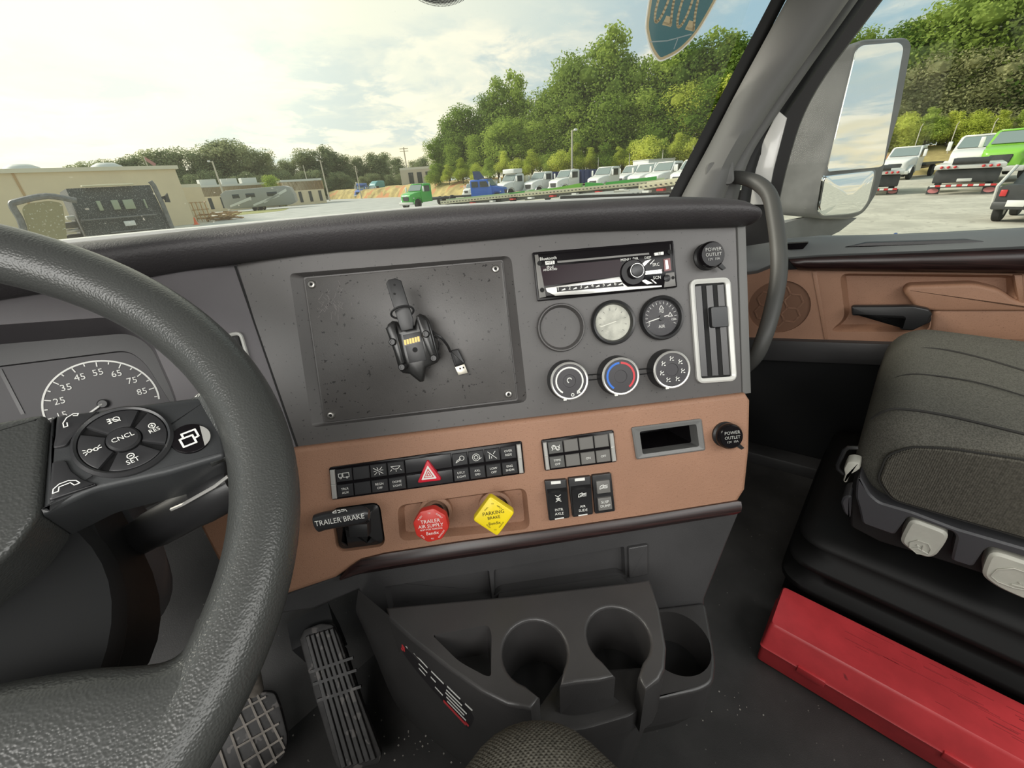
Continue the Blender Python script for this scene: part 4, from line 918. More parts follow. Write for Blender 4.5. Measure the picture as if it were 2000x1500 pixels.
# ------------------------------------------------------------------ seats
def seat(name, label, x0, x1, yf, yb, zt, zb, full):
    th = thing(name, label, 'seat', V(((x0 + x1) / 2, (yf + yb) / 2, ZF))); w, l = x1 - x0, yf - yb
    X, Yc = (x0 + x1) / 2, (yf + yb) / 2
    bm = bmesh.new(); bmesh.ops.create_cube(bm, size=1)
    for q in bm.verts: q.co = V((X + q.co.x * w, Yc + q.co.y * l, (zt + zb) / 2 + q.co.z * (zt - zb)))
    bmesh.ops.bevel(bm, geom=bm.edges[:], offset=min(.062, (zt - zb) * .42), segments=8, profile=.5, affect='EDGES')
    bm.normal_update()
    for q in bm.verts:                            # crown, softly dished top, bolsters
        t = max(-1, min(1, (q.co.x - X) / (w / 2)))
        if q.co.z > (zt + zb) / 2: q.co.z += .016 * (1 - t * t) * 0 + .012 * (abs(t) ** 2) - .008
        if q.co.y > yf - .09: q.co.y -= .020 * t * t
    bm.verts.index_update(); b = MB(); b.add([q.co for q in bm.verts], [[q.index for q in f.verts] for f in bm.faces]); bm.free()
    b.build('cushion', M_seat, th, 80, world=True)
    return th
XS0, XS1, YS = .80, 1.34, -.020
ps = seat('passenger_seat', 'empty passenger seat in dark olive fabric by the door', XS0, XS1, YS, -.62, CZ - .366, CZ - .545, True)
def seam(pts, par, r=.0022): MB().tube(cat(pts, 6), r, 6).build('seam', M_seam, par, world=True)
def ontop(px, py, z=CZ - .366): return onz(px, py, z)
seam([ontop(1768, 692, CZ - .385), ontop(1800, 681, CZ - .370), ontop(1850, 684, CZ - .366), ontop(1920, 700, CZ - .366), ontop(2010, 727, CZ - .366)], ps)
seam([onz(1728, 747, CZ - .400), onz(1760, 734, CZ - .378), onz(1800, 731, CZ - .367), onz(1900, 745, CZ - .364), onz(2010, 776, CZ - .362)], ps, .0012)
seam([onx(1702, 818, XS0 + .02), onx(1725, 804, XS0 + .012), onx(1762, 799, XS0 + .012), onx(1850, 812, XS0 + .014), onx(2010, 850, XS0 + .014)], ps)
# ribbed side bolster
rb = [V((XS0 - .003, y, z)) for y, z in [((onx(*p, XS0)).y, (onx(*p, XS0)).z) for p in ((1714, 935), (1732, 888), (1780, 871), (1850, 874), (2060, 905), (2060, 1066), (1850, 1006), (1742, 974))]]
pl2 = rpoly([(q.y, q.z) for q in rb], .012)
b = MB(); b.loft([[(XS0 + .03, y, z) for y, z in pl2], [(XS0 - .001, y, z) for y, z in pl2], [(XS0 - .006, y, z) for y, z in inset(pl2, .004)]]); b.build('ribbed_bolster', M_rib, ps, 50, world=True)
MB().tube([(XS0 - .002, y, z) for y, z in pl2], .0018, 6, ring=True).build('piping', M_seam, ps, world=True)
# shell under the cushion with two paddles
xs = XS0 + .005
sh = lambda *pts: [((onx(*p, xs)).y, (onx(*p, xs)).z) for p in pts]
def shell_plate(pts, dx0, dx1, name, m, bev=.003, par=ps, r=.006, lab=None):
    q = rpoly(sh(*pts), r); lo = [[(xs + dx1, y, z) for y, z in q], [(xs - dx0 + bev, y, z) for y, z in q], [(xs - dx0, y, z) for y, z in inset(q, bev)]]
    return MB().loft(lo).build(name, m, par, world=True, label=lab)
k8 = crop(1560, 850, 4.5455)
shell_plate(k8((520, 380), (545, 340), (640, 500), (720, 570), (1000, 650), (1400, 800), (2100, 1000), (2100, 1080), (1700, 960), (1640, 990), (1540, 1140), (1350, 1080), (1400, 870), (1370, 830), (1000, 700), (960, 710), (850, 860), (570, 760), (540, 620), (510, 520)), .010, .10, 'shell', M_seatp)
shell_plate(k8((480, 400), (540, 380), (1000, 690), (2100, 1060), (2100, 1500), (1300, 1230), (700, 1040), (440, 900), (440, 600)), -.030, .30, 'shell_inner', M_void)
shell_plate(k8((370, 600), (400, 550), (470, 545), (455, 750), (400, 700)), -.002, .05, 'corner_trim', M_seatp)
p1_ = shell_plate(k8((1000, 708), (1340, 835), (1300, 930), (1220, 1035), (1150, 1060), (1020, 1010), (905, 920), (920, 860)), .012, .02, 'tilt_paddle', M_lever, .004, r=.012, lab='smaller pale grey paddle')
p2_ = shell_plate(k8((1700, 985), (2200, 1150), (2200, 1480), (2000, 1420), (1750, 1310), (1620, 1210), (1640, 1130)), .012, .02, 'slide_paddle', M_lever, .004, r=.014, lab='larger pale grey paddle')
def shx(pts, par, w=.0025, x=-.0135):
    b = MB(); q = sh(*k8(*pts)); b.tube([(xs + x, y, z) for y, z in q], w * .5, 6); b.build('raised_mark', M_lever, par, world=True)
shx([(1000, 960), (1060, 960), (1150, 1010)], p1_); shx([(1050, 930), (1070, 945)], p1_); shx([(1110, 940), (1095, 975)], p1_)
shx([(990, 910), (1060, 890), (1150, 920), (1175, 970), (1150, 1020), (1050, 1005), (985, 950), (990, 910)], p1_, .002)
shx([(1880, 1270), (1960, 1290), (2040, 1310)], p2_); shx([(1945, 1250), (1960, 1270)], p2_)
shx([(1700, 1200), (1760, 1140), (1900, 1130), (2050, 1180), (2100, 1260), (2060, 1330), (1900, 1300), (1760, 1250), (1700, 1200)], p2_, .002)
# front release lever with wire loop
MB().tube([onx(*p, XS0 + .02) for p in k8((530, 112), (440, 110), (405, 135), (345, 265), (350, 300), (400, 345))], .0035, 8).build('wire_loop', M_black, ps, world=True)
MB().prism([(0, 0)] * 0 or rpoly(sh(*k8((430, 235), (480, 228), (545, 245), (545, 300), (500, 330), (455, 350), (425, 425), (390, 410), (410, 350), (398, 300))), .003), -.012, .014, .004).xf(Matrix(((0, 0, -1, xs + .012), (1, 0, 0, 0), (0, 1, 0, 0), (0, 0, 0, 1)))).build('release_lever', M_lever, ps, world=True, label='pale grey release lever at the front corner')
# bellows
bx0, bx1, by0, by1 = XS0 + .03, XS1 - .04, -.58, -.006
b = MB(); lo = []
for i, (z, g) in enumerate(((-.668, -.03), (-.676, -.006), (-.684, .016), (-.694, .018), (-.712, -.004), (-.730, .002), (-.742, .022), (-.752, .024), (-.772, .004), (-.788, .008), (-.800, .026), (-.812, .026), (-.834, .006), (-.9, .012))):
    lo.append([(x, y, CZ + z) for x, y in rpoly([(bx0 - g, by0), (bx1 + g, by0), (bx1 + g, by1 + g), (bx0 - g, by1 + g)], .06, 6)])
b.loft(lo); b.build('bellows', M_bellow, ps, 60, world=True)
ds = seat('driver_seat', "front corner of the driver's seat in olive ribbed fabric at the bottom edge", -.42, .150, .164, -.5, CZ - .366, CZ - .56, False)
for o in ds.children: o.data.materials[0] = M_rib
# ------------------------------------------------------------------ red case on the floor
Rb = thing('warning_triangle_case', 'long red plastic case lying along the passenger seat base', 'case', V((.72, -.2, ZF)))
cy0, cy1 = -.46, .006
def caseloop(z, x0, x1, g=0): return [(x, y, z) for x, y in rpoly([(x0 - g, cy0), (x1 + g, cy0), (x1 + g, cy1 + g), (x0 - g, cy1 + g)], .007, 3)]
MB().loft([caseloop(ZF + .001, .664, .776, -.004), caseloop(ZF + .006, .660, .780), caseloop(ZF + .050, .656, .784)]).build('tub', M_red, Rb, world=True)
MB().loft([caseloop(ZF + .0505, .655, .785, .0012), caseloop(ZF + .0545, .655, .785, .0020), caseloop(ZF + .0575, .656, .784, 0), caseloop(ZF + .104, .665, .778, -.002), caseloop(ZF + .1085, .668, .775, -.004)]).build('lid', M_red, Rb, world=True)
for y0_, y1_ in ((-.055, -.098), (-.25, -.29)):
    MB().box((.6535, (y0_ + y1_) / 2, ZF + .052), (.006, y1_ - y0_ if y1_ > y0_ else y0_ - y1_, .016), .0018).build('latch', M_red, Rb, world=True)
b = MB()
for i in range(34):
    y = rnd.uniform(-.36, -.12); x = rnd.uniform(.69, .765); b.box((x, y, ZF + .1087), (rnd.uniform(.0006, .0012), rnd.uniform(.01, .05), .0004))
o = b.build('scratch_marks', mat('scratch', (.36, .032, .037), .55), Rb, 0, world=True); o['kind'] = 'stuff'
# ------------------------------------------------------------------ grab handle on the pillar
gh = thing('grab_handle', 'curved grey grab handle fixed to the windshield pillar', 'handle', at(1432, 346, 1.06))
g3 = [at(1428, 346, 1.10), at(1452, 348, 1.05), at(1480, 358, 1.02), at(1503, 382, .99), at(1514, 430, .97), at(1521, 490, .95), at(1520, 545, .94), at(1507, 610, .93), at(1492, 660, .93), at(1476, 695, .95), at(1452, 720, 1.0), at(1430, 735, 1.06)]
gp_ = cat(g3, 5); MB().tube(gp_, [.0155 + .002 * math.sin(PI * min(1, i / len(gp_))) for i in range(len(gp_))], 16).build('grip', M_handle, gh, 70, world=True)
# ------------------------------------------------------------------ windshield pillar
def loft_px(stations, m, name, par=None, world=True, closed=False, smooth=50): return MB().loft(stations, closed=closed).build(name, m, par, smooth, world=world)
PL = [(1317, 384), (1340, 340), (1370, 285), (1420, 188), (1470, 96), (1520, 4), (1560, -70)]
PR = [(1415, 388), (1428, 350), (1448, 303), (1515, 200), (1585, 102), (1658, 0), (1712, -76)]
def wsp(px, py):                                  # depth of the pillar line: from the base corner back and up
    t = (384 - py) / 384; return 1.10 - .12 * t
sta = []
for a, c in zip(PL, PR):
    A = at(a[0] + 14, a[1], wsp(*a)); B2 = at(c[0], c[1], wsp(*c) - .04); nn = (CAM - (A + B2) / 2).normalized()
    back = (A - CAM).normalized()
    sta.append([A + back * .05, A, A.lerp(B2, .10) + nn * .018, A.lerp(B2, .35) + nn * .040, A.lerp(B2, .65) + nn * .046, A.lerp(B2, .9) + nn * .022, B2, B2 + back * .05])
st2 = [list(x) for x in zip(*[cat([s[i] for s in sta], 4) for i in range(8)])]
pil = thing('trim_1', 'grey plastic windshield pillar trim', 'pillar'); pil['kind'] = 'structure'; pil.matrix_basis = Matrix.Translation(at(1380, 386, 1.06))
MB().loft(st2, closed=False).build('pillar_cover', M_pillar, pil, 60, world=True)
# tweeter pod and handle mount
tc = at(1478, 166, 1.028); tn = (CAM - tc).normalized(); tu = (at(1500, 130, 1.) - tc).normalized(); Tf = Fr(tc, tu, tn.cross(tu), tn)
MB().loft([[(x * s, y * s, z) for x, y in rpoly([(-.055, -.030), (.05, -.026), (.095, 0), (.05, .022), (-.05, .024)], .02)] for s, z in ((1.35, -.04), (1.15, -.022), (.85, -.010), (.5, -.004), (.1, -.002))]).build('speaker_pod', M_pillar, pil, 80, world=False).matrix_basis = wm(pil).inverted() @ Tf.M
MB().prism(rpoly([(-.052, -.016), (-.02, -.022), (.018, -.016), (.022, .008), (-.012, .014), (-.045, .008)], .01), -.03, -.0045, .006).build('speaker_opening', M_seatp, pil).matrix_basis = wm(pil).inverted() @ Tf.M
b = MB(); strokes(b, [[(-.020, -.010), (.008, -.012), (.0, .007), (-.020, -.010)]], .0016, -.004); b.build('triangle_mark', M_black, pil, 0).matrix_basis = wm(pil).inverted() @ Tf.M
hm = [at(*p, 1.045) for p in ((1378, 345), (1390, 320), (1438, 316), (1446, 322), (1436, 362), (1424, 368), (1386, 360))]
hf = Fr(hm[0], hm[3] - hm[0], UP, CAM - hm[0]); hf = Fr(hm[0], hf.u, (CAM - hm[0]).normalized().cross(hf.u), CAM - hm[0])
MB().prism(rpoly(hf.pp([(1376, 345), (1390, 318), (1440, 315), (1448, 322), (1438, 364), (1424, 370), (1384, 358)]), .010), -.03, .004, .004).build('handle_mount', M_pillar, pil).matrix_basis = wm(pil).inverted() @ hf.M
# black seals: along the windshield and round the door
def band(pl, pr, d0, d1, m, name, par, th_=.02):
    A = cat([at(p[0], p[1], d0 + (d1 - d0) * (400 - p[1]) / 400) for p in pl], 5); B2 = cat([at(p[0], p[1], d0 + (d1 - d0) * (400 - p[1]) / 400) for p in pr], 5)
    lo = []
    for a, c in zip(A, B2):
        nn = (CAM - (a + c) / 2).normalized(); lo.append([a - nn * th_, a, a.lerp(c, .5) + nn * th_ * .3, c, c - nn * th_])
    return MB().loft(lo, closed=False).build(name, m, par, 60, world=True)
band([(1305, 386), (1412, 180), (1516, -20), (1550, -90)], [(1335, 386), (1438, 186), (1540, -10), (1574, -80)], 1.12, 1.0, M_seal, 'windshield_seal', pil)
band([(1410, 392), (1446, 303), (1513, 200), (1656, 0), (1712, -80)], [(1440, 392), (1466, 306), (1532, 204), (1676, 0), (1732, -80)], 1.10, .98, M_pillar, 'pillar_return', pil)
band([(1440, 420), (1464, 306), (1530, 204), (1674, 0), (1730, -80)], [(1462, 420), (1484, 306), (1548, 208), (1694, 0), (1750, -80)], 1.14, 1.0, M_seal, 'door_seal', pil)
# ------------------------------------------------------------------ windshield
def onws(px, py, off=.003):
    r_ = ray(px, py); y = .9
    for _ in range(40):
        q = CAM + r_ * (y / r_.y); y += .3 * (wsy(q.x) - .33 / 1.05 * (q.z - wsz(q.x)) - y)
    return CAM + r_ * ((y - off) / r_.y)
b = MB(); lo = []
for i in range(27):
    x = -.75 + 2.06 * i / 26; y, z = wsy(x), wsz(x); t_ = V((x - .10 * max(0, (x - .4) / .9), y - .33, z + 1.05)); lo.append([V((x, y, z)).lerp(t_, j / 6) for j in range(7)])
b.loft(lo, closed=False); ws = b.build('window_1', M_glass, None, 60); tag(ws, 'curved windshield glass', 'window', None, 'structure')
MB().tube(cat([V((-.75, .935, CZ - .04))] + [onws(*p, .012) for p in ((180, 469), (400, 448), (630, 426), (850, 406), (1100, 393), (1312, 384))], 4), .0055, 8, flat=1.4).build('lower_moulding', M_wpaint, ws, label='pale moulding along the foot of the glass')
# frit dots of the mirror mount at the top
b = MB()
for i in range(-16, 17):
    for j in range(9):
        px, py = 862 + i * 2.7 + (j % 2) * 1.35, 12 - j * 3.2 - (i * i) * .045
        r_ = ray(px, py); y = .93; t = .5
        for _ in range(30):
            q = CAM + r_ * (y / r_.y); y += .3 * (wsy(q.x) - .33 / 1.05 * (q.z - wsz(q.x)) - y)
        q = CAM + r_ * ((y - .010) / r_.y); s = .0020 if j > 1 else .0013
        b.add([(q.x - s, q.y, q.z), (q.x, q.y, q.z - s), (q.x + s, q.y, q.z), (q.x, q.y, q.z + s)], [(0, 1, 2, 3)])
o = b.build('dotted_frit', M_seal, ws, 0); o['kind'] = 'stuff'
# oval year sticker, read from outside
sp = onws(1340, -10); sx_ = (onws(1380, -5) - sp).normalized(); sy_ = (onws(1332, -60) - sp); sy_ = (sy_ - sx_ * sy_.dot(sx_)).normalized(); Sf = Fr(sp, sx_, sy_, sx_.cross(sy_))
k9 = crop(1180, 0, 6.667)
ys = thing('year_sticker', 'teal oval sticker with reversed year numerals on the windshield', 'sticker', Sf)
oo = Sf.pp(k9((600, -200), (575, 0), (535, 300), (545, 450), (590, 620), (650, 735), (715, 800), (800, 780), (950, 700), (1080, 590), (1210, 440), (1330, 250), (1420, 90), (1470, -10), (1540, -200), (1500, -420), (1300, -560), (1000, -560), (720, -420)))
oo = [tuple(q)[:2] for q in cat([(*q, 0) for q in oo], 4, True)]
MB().prism(oo, 0, .0006).build('white_edge', M_white, ys, 0); MB().prism(inset(oo, .003), .0006, .0009).build('tan_border', M_tan, ys, 0); MB().prism(inset(oo, .0085), .0009, .0012).build('teal_field', M_stick, ys, 0)
nb, nt_ = Sf.pp(k9((905, 360), (1010, 90)))
ang = math.atan2(*(V(Sf.pp(k9((1165, 405)))[0]) - V(Sf.pp(k9((640, 300)))[0])).yx)
hgt = (V(Sf.pp(k9((860, 340)))[0]) - V(Sf.pp(k9((1000, -160)))[0])).length
mid = Sf.pp(k9((985, 60)))[0]
b = MB(); pxm = hgt / 78
def oval(p0, p1, w):
    p0, p1 = V(p0), V(p1); m_, a_ = (p0 + p1) / 2, (p0 - p1) / 2; n_ = V((-a_.y, a_.x)).normalized() * w
    return [tuple(m_ + a_ * math.cos(t) + n_ * math.sin(t)) for t in [2 * PI * i / 28 for i in range(29)]]
two = lambda x, y: [(q.x + x, q.y + y) for q in cat([(-95, -22, 0), (0, 0, 0)], 1)] + [(q.x + x, q.y + y) for q in cat([(0, 0, 0), (22, -200, 0), (62, -400, 0), (120, -570, 0), (180, -650, 0), (245, -625, 0), (265, -540, 0)], 4)]
for pth_, w_ in ((oval((672, 285), (880, -330), 62), 6.6), (two(862, 328), 7.), (oval((965, 350), (1172, -265), 62), 6.6), (two(1160, 388), 7.)):
    strokes(b, [Sf.pp(k9(*pth_))], w_ * pxm, .0015)
for x, y in ((862, 328), (1160, 388)): b.add([(*q, .0015) for q in Sf.pp(k9((x - 105, y - 18), (x - 55, y - 125), (x + 10, y - 105), (x + 4, y + 14)))], [(0, 1, 2, 3)])
b.build('year_numerals', M_tan, ys, 0)
b = MB(); strokes(b, [Sf.pp(k9((600, 545), (820, 530), (1130, 445))), Sf.pp(k9((905, 635), (960, 490)))], .0022, .0016); b.build('scuff', mat('pale_scuff', (.30, .36, .37), .5), ys, 0)
# ------------------------------------------------------------------ passenger door
dd = V((-math.sin(math.radians(8)), math.cos(math.radians(8)), 0)); dnm = V((-dd.y, dd.x, 0))   # along the door (forwards), into the cab
if dnm.x > 0: dnm = -dnm
Df = Fr((1.42, 0, CZ - .30), -dd, UP, dnm)         # u backwards, v up, n into the cab
door = thing('door_1', 'passenger door with brown inner panel', 'door', Df); door['kind'] = 'structure'
D = lambda pts, h=0.: Df.pp(pts, h)
kd = crop(1400, 480, 3.3333); kw = crop(1250, 0, 2.6667)
bo_ = Df.pp([(1425, 520), (1500, 518), (2200, 526), (2200, 690), (1775, 668), (1470, 660), (1440, 660)])
sc_, = D([(1520, 600)]); spk = circ(*sc_, .078, 40)
hol = rpoly(D(kd((730, 560), (835, 470), (800, 180), (1900, 190), (1960, 200), (1970, 360), (1400, 420), (1380, 560))), .02)
b = MB(); b.plate(bo_, [(spk, .006, 0, False), (hol, .030, .012, True)], 0, .02); b.build('inner_panel', M_brown, door)
MB().prism(spk, -.012, -.0055).build('speaker_backing', mat('brown_dark', (.17, .085, .05), .7), door, 0)
b = MB()
for i in range(-3, 4):
    for j in range(-3, 4):
        cx0, cy0_ = sc_[0] + i * .0345, sc_[1] + j * .040 + (i % 2) * .020
        if math.hypot(cx0 - sc_[0], cy0_ - sc_[1]) < .088:
            hx = [(cx0 + .0225 * math.cos(PI / 3 * q), cy0_ + .0225 * math.sin(PI / 3 * q)) for q in range(7)]
            hx = [p for p in hx]; ok = [p for p in hx if math.hypot(p[0] - sc_[0], p[1] - sc_[1]) < .08]
            for q in range(6):
                if math.hypot(hx[q][0] - sc_[0], hx[q][1] - sc_[1]) < .079 and math.hypot(hx[q + 1][0] - sc_[0], hx[q + 1][1] - sc_[1]) < .079: strokes(b, [[hx[q], hx[q + 1]]], .0028, -.003)
b.build('speaker_grille', M_brown, door, 0)
b = MB(); e = D(kd((620, 165), (650, 165), (725, 605), (700, 605))); b.prism(e, -.001, .0030, .001); b.build('panel_ridge', M_brown, door)
# sculpted armrest
ar = D(kd((1212, 300), (1245, 255), (1680, 242), (1840, 280), (1940, 350), (2120, 380), (2120, 425), (1430, 425), (1290, 400)))
MB().prism(rpoly(ar, .012), -.030, .010, .009, 4).build('armrest', M_brown, door, 60)
MB().prism(rpoly(D(kd((1400, 400), (2300, 400), (2300, 640), (1250, 625), (1390, 560))), .02), -.03, .006, .010, 4).build('lower_bulge', M_brown, door, 60)
MB().prism(D(kd((1925, 185), (1985, 185), (2000, 380), (1960, 370))), -.03, .008, .004).build('rear_ridge', M_brown, door)
# pull handle
hq = D(kd((875, 400), (890, 390), (1280, 388), (1380, 408), (1402, 440), (1370, 500), (1270, 548), (1190, 540), (1200, 500), (1215, 462), (880, 450)), .025)
MB().prism(rpoly(hq, .004), .016, .034, .0045, 3).build('pull_handle', M_black, door, 60, label='black pull handle')
MB().prism(rpoly(D(kd((1190, 420), (1395, 410), (1400, 500), (1260, 545), (1190, 540)), .01), .01), -.03, .012, .004).build('handle_base', M_black, door)
# wood trim and top rail
wtp = [(1536, 500), (1570, 497), (1650, 494), (1800, 489), (2000, 482), (2200, 475)]; wbt = [(1560, 527), (1580, 528), (1660, 529), (1800, 531), (2000, 534), (2200, 538)]
lo = []
for a, c in zip(wtp, wbt):
    a, c = V(Df.uv(*a, .02)), V(Df.uv(*c, .015)); lo.append([(*a, -.02), (*a, .018), (*a.lerp(c, .3), .030), (*a.lerp(c, .7), .030), (*c, .016), (*c, -.02)])
MB().loft(lo).build('wood_trim', M_wood, door, 60, label='glossy dark wood rail')
tp1 = [(1425, 486), (1480, 478), (1540, 468), (1600, 463), (1700, 462), (1850, 456), (2000, 448), (2200, 440)]; tp2 = [(1425, 534), (1480, 526), (1540, 502), (1600, 497), (1700, 493), (1850, 487), (2000, 480), (2200, 473)]
lo = []
for a, c in zip(tp1, tp2):
    a, c = V(Df.uv(*a, -.02)), V(Df.uv(*c, .028)); lo.append([(*a, -.05), (*a, -.02), (*a.lerp(c, .45), .012), (*c, .032), (c.x, c.y - .004, .030), (c.x, c.y - .03, -.03)])
MB().loft(lo).build('top_rail', M_doorgrey, door, 60)
qv = D(kw((1060, 1285), (1180, 1262), (1700, 1245), (1850, 1262), (1780, 1278), (1130, 1300)), .012); MB().prism(rpoly(qv, .004), -.01, .018, .002).build('defrost_slot', M_black, door)
qv = D(kw((700, 1310), (830, 1310), (850, 1400), (700, 1405)), .0); MB().prism(qv, -.02, .010, .004).build('front_cap', M_black, door)
MB().prism(rpoly(D(kw((765, 1268), (850, 1264), (880, 1262), (850, 1296), (770, 1300)), .02), .002), .0, .024, .002).build('mirror_switch', M_gloss, door)
# dark lower door
b = MB(); b.plate(Df.pp([(1430, 655), (1775, 664), (2300, 690), (2300, 1400), (1430, 1000)]), [], -.004); b.build('lower_panel', M_shade, door)
MB().prism(Df.pp([(1440, 662), (2300, 690), (2300, 722), (1760, 716), (1440, 702)], .02), -.01, .022, .006).build('step_rail', M_skirt, door)
MB().box((.2, -.585, .03), (1.6, .05, .07), .01).build('sill', M_skirt, door)
# outer skin, window frame, glass
MB().plate([(-.75, -.08 + 0), (1.2, .0), (1.2, -1.0), (-.75, -1.0)], [], -.09).build('outer_skin', M_wpaint, door)
fo = Df.pp([(1440, 480), (1462, 400), (1484, 306), (1548, 206), (1694, 0), (1760, -92), (2200, -160), (2260, 480)], -.04)
fi = Df.pp([(1514, 476), (1512, 442), (1533, 337), (1575, 196), (1722, 0), (1788, -85), (2180, -150), (2230, 470)], -.04)
fi = rpoly(fi, [0, .05, .3, .4, .2, .03, .05, .03], 6)
b = MB(); b.plate(fo, [(fi, .03, 0)], -.03); b.build('window_frame', M_seal, door)
MB().prism(D([(1449, 400), (1475, 311), (1497, 262), (1520, 216), (1537, 230), (1511, 330), (1497, 400)], -.02), -.032, -.020, .002).build('jamb', M_wpaint, door, label='white painted jamb strip')
g = MB(); g.plate(fi, [], -.045); w2 = g.build('window_2', M_glass2, None); w2.matrix_basis = Df.M; tag(w2, 'passenger door window glass', 'window', None, 'structure')
# ------------------------------------------------------------------ outside mirror
mnv = V((-.67, -.74, .02)).normalized(); mu = UP.cross(mnv).normalized()
Mf = Fr(onp(1690, 210, V((1.78, .24, CZ + .1)), mnv), mu, mnv.cross(mu), mnv)
mr = thing('side_mirror', 'tall door mirror with a flat upper and curved lower glass', 'mirror', Mf)
mm = lambda pts, h=0.: Mf.pp(kw(*pts), h)
shell = rpoly(mm([(1118, 232), (1160, 205), (1390, 193), (1420, 225), (1360, 560), (1300, 770), (1240, 1000), (1170, 1110), (1100, 1140), (930, 1140), (905, 1090), (940, 950)]), .02)
sh2 = rpoly([(x * 1.0 - .10 + (.02 if y > 0 else 0), y * .96 - .005) for x, y in shell], .03)
sh2 = [(x * .92 - .074, y * .95 - .004) for x, y in shell]
MB().loft([[(x, y, -.12) for x, y in [(x * .8, y * .88) for x, y in sh2]], [(x, y, -.09) for x, y in sh2], [(x, y, -.004) for x, y in shell], [(x, y, .003) for x, y in inset(shell, .006)]]).build('shell', M_mhouse, mr, 50)
ug = rpoly(mm([(1118, 262), (1150, 238), (1340, 222), (1365, 248), (1350, 330), (1260, 860), (1240, 872), (975, 895), (968, 880)]), .012)
MB().prism(ug, .003, .0055, .001).build('upper_glass', M_mirror, mr, 0, label='flat upper mirror glass')
lg = rpoly(mm([(945, 912), (1225, 880), (1222, 920), (1190, 1050), (1150, 1105), (1080, 1120), (940, 1128), (915, 1090)]), .014)
cg = (sum(p[0] for p in lg) / len(lg), sum(p[1] for p in lg) / len(lg))
MB().loft([[(cg[0] + (x - cg[0]) * s, cg[1] + (y - cg[1]) * s, .003 + .006 * (1 - s * s)) for x, y in lg] for s in (1, .9, .8, .7, .6, .5, .4, .3, .2, .1, .02)]).build('lower_glass', M_mirror, mr, 180, label='curved lower mirror glass')
arm = [onp(*p, Mf.w(0, 0, -.05), Mf.n) for p in kw((760, 1160), (900, 1120), (1130, 1135), (1040, 1205), (960, 1245), (740, 1245))]
MB().loft([arm, [q + V((-.03, .10, -.02)) for q in arm]]).build('mount_arm', M_mhouse, mr, world=True)
# ------------------------------------------------------------------ cab shell: floor, firewall, roof, back and driver's wall
def setting(o, lab, kind='structure'): return tag(o, lab, None, None, kind)
b = MB(); b.plate([(-.85, -.85), (1.50, -.85), (1.42, .62), (-.85, .62)], [], ZF); b.add([(-.85, .62, ZF), (1.42, .62, ZF), (1.42, 1.02, ZF + .34), (-.85, 1.02, ZF + .34)], [(0, 1, 2, 3)]); b.add([(-.85, 1.02, ZF + .34), (1.42, 1.02, ZF + .34), (1.42, .92, CZ - .10), (-.85, .96, CZ - .08)], [(0, 1, 2, 3)])
fo_ = b.build('floor', M_floor, None, 30); setting(fo_, 'dark scuffed vinyl floor')
b = MB()
for i in range(60):
    px, py = rnd.choice([(840, 1455), (780, 1440), (640, 1400), (900, 1480), (1450, 1380)]); q = onz(px + rnd.gauss(0, 40), py + rnd.gauss(0, 25), ZF + .001)
    b.box((q.x, q.y, q.z), (rnd.uniform(.0008, .0026),) * 2 + (.0014,))
o = b.build('floor_grit', mat('grit', (.45, .42, .38), .7), None, 0); tag(o, 'pale grit scattered on the floor beside the pedals', 'grit', None, 'stuff')
b = MB(); b.box((1.42, .70, CZ - .49), (.03, .66, .84)); setting(b.build('wall_right', M_shade, None, 0), 'dark kick panel beside the passenger footwell')
b = MB(); b.box((.33, .02, CZ + .58), (2.36, 1.5, .04)); setting(b.build('ceiling', M_pillar, None, 0), 'cab roof lining')
b = MB(); b.plate([(-.85, ZF), (1.5, ZF), (1.5, CZ + .56), (-.85, CZ + .56)], [([(-.35, CZ + .08), (1.05, CZ + .08), (1.05, CZ + .48), (-.35, CZ + .48)], 0, 0)], 0); b.v = [(x, -.85, y) for x, y, z in b.v]; setting(b.build('wall_back', M_pillar, None, 0), 'cab rear wall with window')
b = MB(); b.plate([(-.85, ZF), (1.0, ZF), (.96, CZ - .05), (.36, CZ + .56), (-.85, CZ + .56)], [([(-.55, CZ - .10), (.55, CZ - .10), (.20, CZ + .48), (-.55, CZ + .48)], 0, 0)], 0); b.v = [(-.86, x, y) for x, y, z in b.v]; setting(b.build('wall_left', M_pillar, None, 0), "driver's side wall with window opening")
# ================================================================== OUTSIDE: the truck yard
M_grav = mat('gravel', (.52, .49, .40), .9, var=(.5, .18), dust=(3., .60, (.42, .39, .32, 1)))
M_asph = mat('asphalt', (.46, .46, .42), .9, var=(.4, .12))
M_bank = mat('grassy_bank', (.42, .33, .13), .95, var=(.35, .35), dust=(.22, .56, (.52, .25, .11, 1)))
M_wall = mat('tan_wall', (.76, .63, .42), .8, var=(.3, .04))
M_trimc = mat('roof_trim', (.72, .66, .50), .6)
M_conc = mat('pale_concrete', (.55, .52, .44), .8)
M_orange = mat('tan_brown_wall', (.52, .34, .17), .8)
M_roofw = mat('pale_roof', (.66, .66, .60), .6)
M_dkgl = mat('dark_glass', (.045, .055, .055), .12)
M_dkgrey = mat('dark_steel', (.045, .047, .047), .5, var=(3, .2))
M_tyre = mat('tyre', (.02, .02, .02), .8)
M_hub = mat('wheel_hub', (.62, .62, .58), .4, .3)
M_grn = mat('bright_green_paint', (.06, .42, .06), .35, coat=.4)
M_grn2 = mat('lime_paint', (.22, .52, .05), .35, coat=.4)
M_blu = mat('blue_paint', (.025, .12, .50), .35, coat=.4)
M_navy = mat('navy_paint', (.03, .05, .16), .45)
M_teal = mat('teal_paint', (.12, .33, .33), .4)
M_blu2 = mat('mid_blue_paint', (.12, .20, .50), .4)
M_whit = mat('truck_white', (.74, .74, .70), .35, coat=.3)
M_creamp = mat('cream_paint', (.72, .66, .46), .5)
